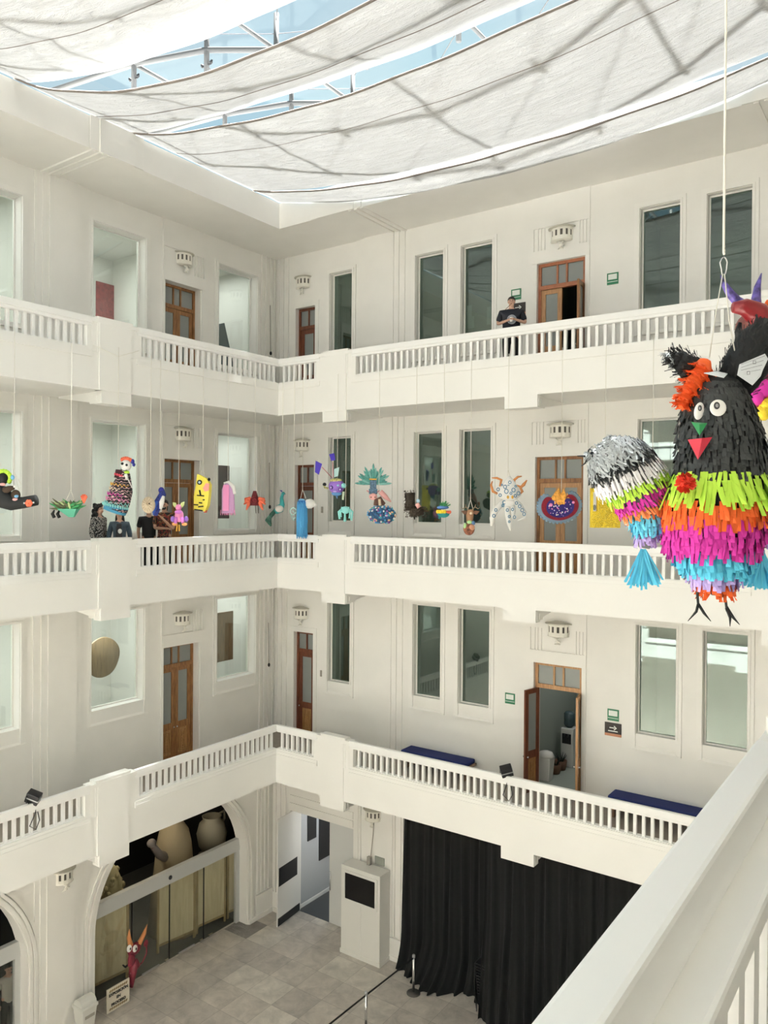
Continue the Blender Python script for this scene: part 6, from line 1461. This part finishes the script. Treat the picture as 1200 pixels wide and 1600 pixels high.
for t in range(10):
    u, v = 1150+t*6, 600-t*9.6; r_ = 32 if t < 8 else 24; fringe(mb, P2(u, v, 10+t), P2(.45, -.85), r_, r_*.7, 15, 46, 2.6, .5, .6)
B.part('ear_fringe', mb, MATS['paper_black_fur'], e2_)
mb = MB()
for (u, v, r_) in ((1093, 575, 13), (1087, 588, 14), (1079, 600, 14), (1072, 612, 13), (1065, 624, 11), (1062, 634, 9)): mb.ell(P2(u, v, -14), (r_*.95, r_*.6, r_*.95), 10, 7, jit=.12); fringe(mb, P2(u, v, -14), P2(-.45, .8), r_, r_*.6, 11, 60, 4.2, .7, .8, curl=3)
B.part('orange_ruff', mb, C('ruff_orange', (.86, .13, .02)))
mb = MB(); mb.ell(P2(1047, 757, -62), (9, 9, 9))
for q in range(150):
    a, b = rnd.uniform(0, 2*PI), rnd.uniform(-1.4, 1.4); d = Vector((math.cos(a)*math.cos(b), math.sin(a)*math.cos(b), math.sin(b))); t_ = d.orthogonal()*1.6; c = Vector(P2(1047, 757, -62)); mb.add([c+d*7-t_, c+d*7+t_, c+d*rnd.uniform(13, 17)+t_, c+d*rnd.uniform(13, 17)-t_], [(0, 1, 2, 3)])
B.part('red_pompom', mb, C('pompom_red', (.72, .05, .02)))
# wings
def wing(fx, dep, nm):
    w = [(952, 684, 6), (957, 694, 30), (962, 706, 46), (972, 722, 52), (985, 740, 54), (1000, 760, 50), (1010, 780, 44), (1015, 797, 36), (1018, 815, 27), (1016, 835, 19), (1012, 858, 9)]
    mb = MB(); mb.tube([P2(fx(u), v, dep) for u, v, r_ in w], [r_*.93 for *_, r_ in w], 18, flat=.55); wg = B.part(nm, mb, C('wing_core', (.16, .16, .17)))
    mb = MB(); mb.tube([P2(fx(972), 712, dep), P2(fx(945), 713, dep), P2(fx(919), 713, dep)], [26, 14, 3], 12, flat=.6); B.part('wing_tip', mb, PBLK, wg)
    s_ = 1 if fx(1) > fx(0) else -1
    def band(name, m, t0, t1, step, ln, n, wdt=4.2, fl=.2, ji=.25):
        mb = MB(); t = t1
        while t >= t0-1e-6:
            i = min(int(t), len(w)-2); f_ = t-i; a, b = w[i], w[i+1]; u, v, r_ = [a[j]+(b[j]-a[j])*f_ for j in range(3)]
            axd = P2(s_*.44, .90) if t < 7 else P2(s_*.05, 1); fringe(mb, P2(fx(u), v, dep), axd, r_, r_*.55, ln, n, wdt, fl, ji); t -= step
        B.part(name, mb, m, wg)
    band('silver_fringe', SIL, .0, 3.0, .3, 15, 84, 3.4, .2, .8)
    mb = MB()
    for t in range(5): fringe(mb, P2(fx(966-t*10), 709+t*1.0, dep), P2(-s_*.8, .1), 28-t*6, 16-t*3, 11, 34, 3, .1, .8)
    B.part('silver_tip_fringe', mb, SIL, wg)
    band('black_fringe', PBLK, 2.7, 3.3, .25, 18, 56, 3, .2, .3); band('white_fringe', PWH, 3.6, 4.3, .3, 20, 60, 3.6, .15, .15)
    band('lime_fringe', LIME, 4.75, 5.1, .3, 16, 60, 4, .1, .2); band('magenta_fringe', MAG, 5.6, 6.0, .35, 16, 54, 4, .1, .3); band('orange_fringe', C('soft_orange', (.85, .26, .08)), 6.4, 7.0, .35, 16, 46, 4, .1, .3)
    band('cyan_fringe', C('light_cyan', (.16, .66, .88)), 7.5, 8.6, .35, 16, 38, 4, .1, .3); band('lilac_fringe', LIL, 9.1, 9.4, .3, 14, 24, 3.6, .1, .3)
    mb = MB()
    for q in range(90):
        a = rnd.uniform(-1, 1); u0, v0 = fx(1010+rnd.uniform(-4, 4)), 862+rnd.uniform(-3, 4); L_ = rnd.uniform(48, 58); an = a*.42+.02; e = Vector(P2(u0+math.sin(an)*L_*1.25*s_, v0+math.cos(an)*L_*1.02, dep+rnd.uniform(-12, 12))); s0_ = Vector(P2(u0, v0, dep)); t_ = Vector((1.7, rnd.uniform(-1, 1), 0)); m_ = s0_.lerp(e, .5)+Vector((rnd.uniform(-2, 2), 0, 0))
        mb.add([s0_-t_*.6, s0_+t_*.6, m_+t_, m_-t_, e+t_, e-t_], [(0, 1, 2, 3), (3, 2, 4, 5)])
    B.part('tassel', mb, C('tassel_cyan', (.12, .62, .86)), wg)
    mb = MB(); mb.tube([P2(fx(927), 714, dep), P2(fx(917), 713, dep), P2(fx(904), 713.5, dep-6)], [4, 2, .9], 6); mb.tube([P2(fx(922), 711, dep), P2(fx(923), 704, dep), P2(fx(929), 697, dep)], [2, 1.4, .7], 6); mb.tube([P2(fx(922), 716, dep), P2(fx(918), 724, dep), P2(fx(912), 729, dep)], [2, 1.4, .7], 6); B.part('wire_claw', mb, PBLK, wg)
wing(lambda u: u, 14, 'wing'); wing(lambda u: 2214-u, 26, 'wing')
# legs, tags, cords
for pts in (([P2(1087, 900), P2(1091, 925), P2(1093, 946)], [P2(1093, 944), P2(1090, 956), P2(1077, 971)], [P2(1093, 944), P2(1102, 958), P2(1113, 971)]), ([P2(1130, 922), P2(1136, 940), P2(1138, 955)], [P2(1137, 950), P2(1143, 965), P2(1143, 979)], [P2(1137, 948), P2(1148, 965), P2(1158, 976)])):
    mb = MB()
    for q, tp in enumerate(pts): mb.tube(tp, [2.2, 2.2, 2.0] if q == 0 else [2.4, 2.2, .5], 8)
    B.part('leg', mb, PBLK)
TAG = mat('paper_tag', (.74, .77, .80), .6); LINE = mat('tag_ink', (.18, .19, .22), .8)
tg = empty('paper_tag', B.p0+Vector((0, 0, .33)), 'white printed paper tags on top of the head of the large bird piñata', 'paper tag')
def tagpart(name, mb, m):
    k = B.s; R_ = Matrix.Rotation(YAW, 3, 'Z'); mb.v = [R_ @ Vector(((v.x-B.px)*k, v.y*k, (B.py-v.z)*k)) + B.p0 for v in mb.v]; return build(name, mb, m, tg)
mb = MB(); mb.hull([P2(1079, 591, -48), P2(1104, 586, -34), P2(1124, 588, -26), P2(1108, 598, -50)], [P2(1079, 592, -48), P2(1104, 587, -34), P2(1124, 589, -26), P2(1108, 599, -50)]); tagpart('sheet', mb, TAG)
A_ = [P2(1137, 576, -38), P2(1177, 559, -34), P2(1182, 567, -34), P2(1172, 585, -38), P2(1169, 594, -38), P2(1153, 609, -46), P2(1132, 593, -42)]
mb = MB(); mb.hull(A_, [Vector(a)+Vector((0, 1.2, 0)) for a in A_]); tagpart('sheet', mb, TAG)
mb = MB()
for q in range(5): t = q/5; a = Vector(P2(1138, 577+q*4.4, -40)).lerp(Vector(P2(1138, 577+q*4.4, -40.6)), 1); b = Vector(P2(1175-q*2.2, 563+q*7, -38.5)); mb.tube([a, b], .25, 4)
for u, v in ((1157, 574), (1148, 590)): mb.tube([P2(u-2, v-2, -43), P2(u+2, v-2.4, -43), P2(u+2, v+2, -43), P2(u-2, v+2.4, -43), P2(u-2, v-2, -43)], .45, 4)
tagpart('print', mb, LINE)
B.cord(1127.5, 396, TZ, None, 'rope', .0048)
mb = MB(); mb.tube([P2(1128, 402), P2(1124, 405), P2(1121.6, 411), P2(1124, 421), P2(1125, 429), P2(1130, 429), P2(1132, 421), P2(1133, 410), P2(1131, 405), P2(1128, 402)], 1.0, 7); B.part('carabiner', mb, CHROME)
mb = MB(); [mb.ell(P2(1128, v), (2, 2, 2.6), 8, 6) for v in (386, 392, 397)]; B.part('knot', mb, CORD)
mb = MB(); mb.tube([P2(1126, 429), P2(1116, 490), P2(1105, 560, -4)], .8, 6); mb.tube([P2(1129, 429), P2(1137, 500), P2(1151, 575, 0)], 1.0, 6); B.part('tie_cords', mb, CORD)

# ------------------------------------------------------------------ horned head behind it
D = Pin(1175, 500, ('d', 3.9), 'dark red head piñata with purple horns, half hidden behind the large bird')
mb = MB(); mb.ell(P2(1188, 512), (36, 40, 30), 20, 12); mb.ell(P2(1168, 540), (19, 24, 24), 16, 10); P_ = mb; D.part('head', mb, C('skin_brown', (.17, .045, .035), .5, bump=.6, bscale=20))
mb = MB(); mb.tube([P2(1187, 512, -20), P2(1170, 496, -26), P2(1150, 487, -28), P2(1133, 488, -28)], [20, 18, 13, 8], 14); D.part('snout', mb, C('snout_red', (.22, .01, .015), .3, bump=.5, bscale=14))
HP = mat('horn_purple', (.10, .07, .30), .4, vary=.9, vscale=30)
mb = MB(); mb.tube([P2(1164, 478, -5), P2(1149, 472, -5), P2(1138, 460, -5), P2(1129, 446, -5), P2(1123, 432, -5)], [6, 7.5, 6.5, 4.5, 1], 12); D.part('horn', mb, HP)
mb = MB(); mb.tube([P2(1182, 482), P2(1181, 466), P2(1183, 448), P2(1189, 427)], [8, 7, 5, .8], 12); D.part('horn', mb, HP)
mb = MB(); mb.tube([P2(1153, 506, -8), P2(1150, 520, -6), P2(1152, 535, -6), P2(1157, 550, -6)], [3, 5, 5, 2], 8); D.part('black_jaw_hair', mb, PBLK)  # black strand along the jaw
for nm, col, pts in (('pink_ruffle', MAG, ((1188, 612), (1180, 622), (1190, 604))), ('yellow_ruffle', YEL, ((1196, 634), (1190, 646), (1204, 628))), ('orange_ruffle', ORA, ((1203, 480), (1206, 492)))):
    mb = MB()
    for u, v in pts: mb.ell(P2(u, v, -8), (12, 10, 12), 12, 8, jit=.12)
    D.part(nm, mb, col)
mb = MB(); mb.ell(P2(1200, 580, 20), (30, 34, 60), 18, 12); D.part('body', mb, C('body_maroon', (.20, .02, .05)))
D.cord(1215, 470, TZ)
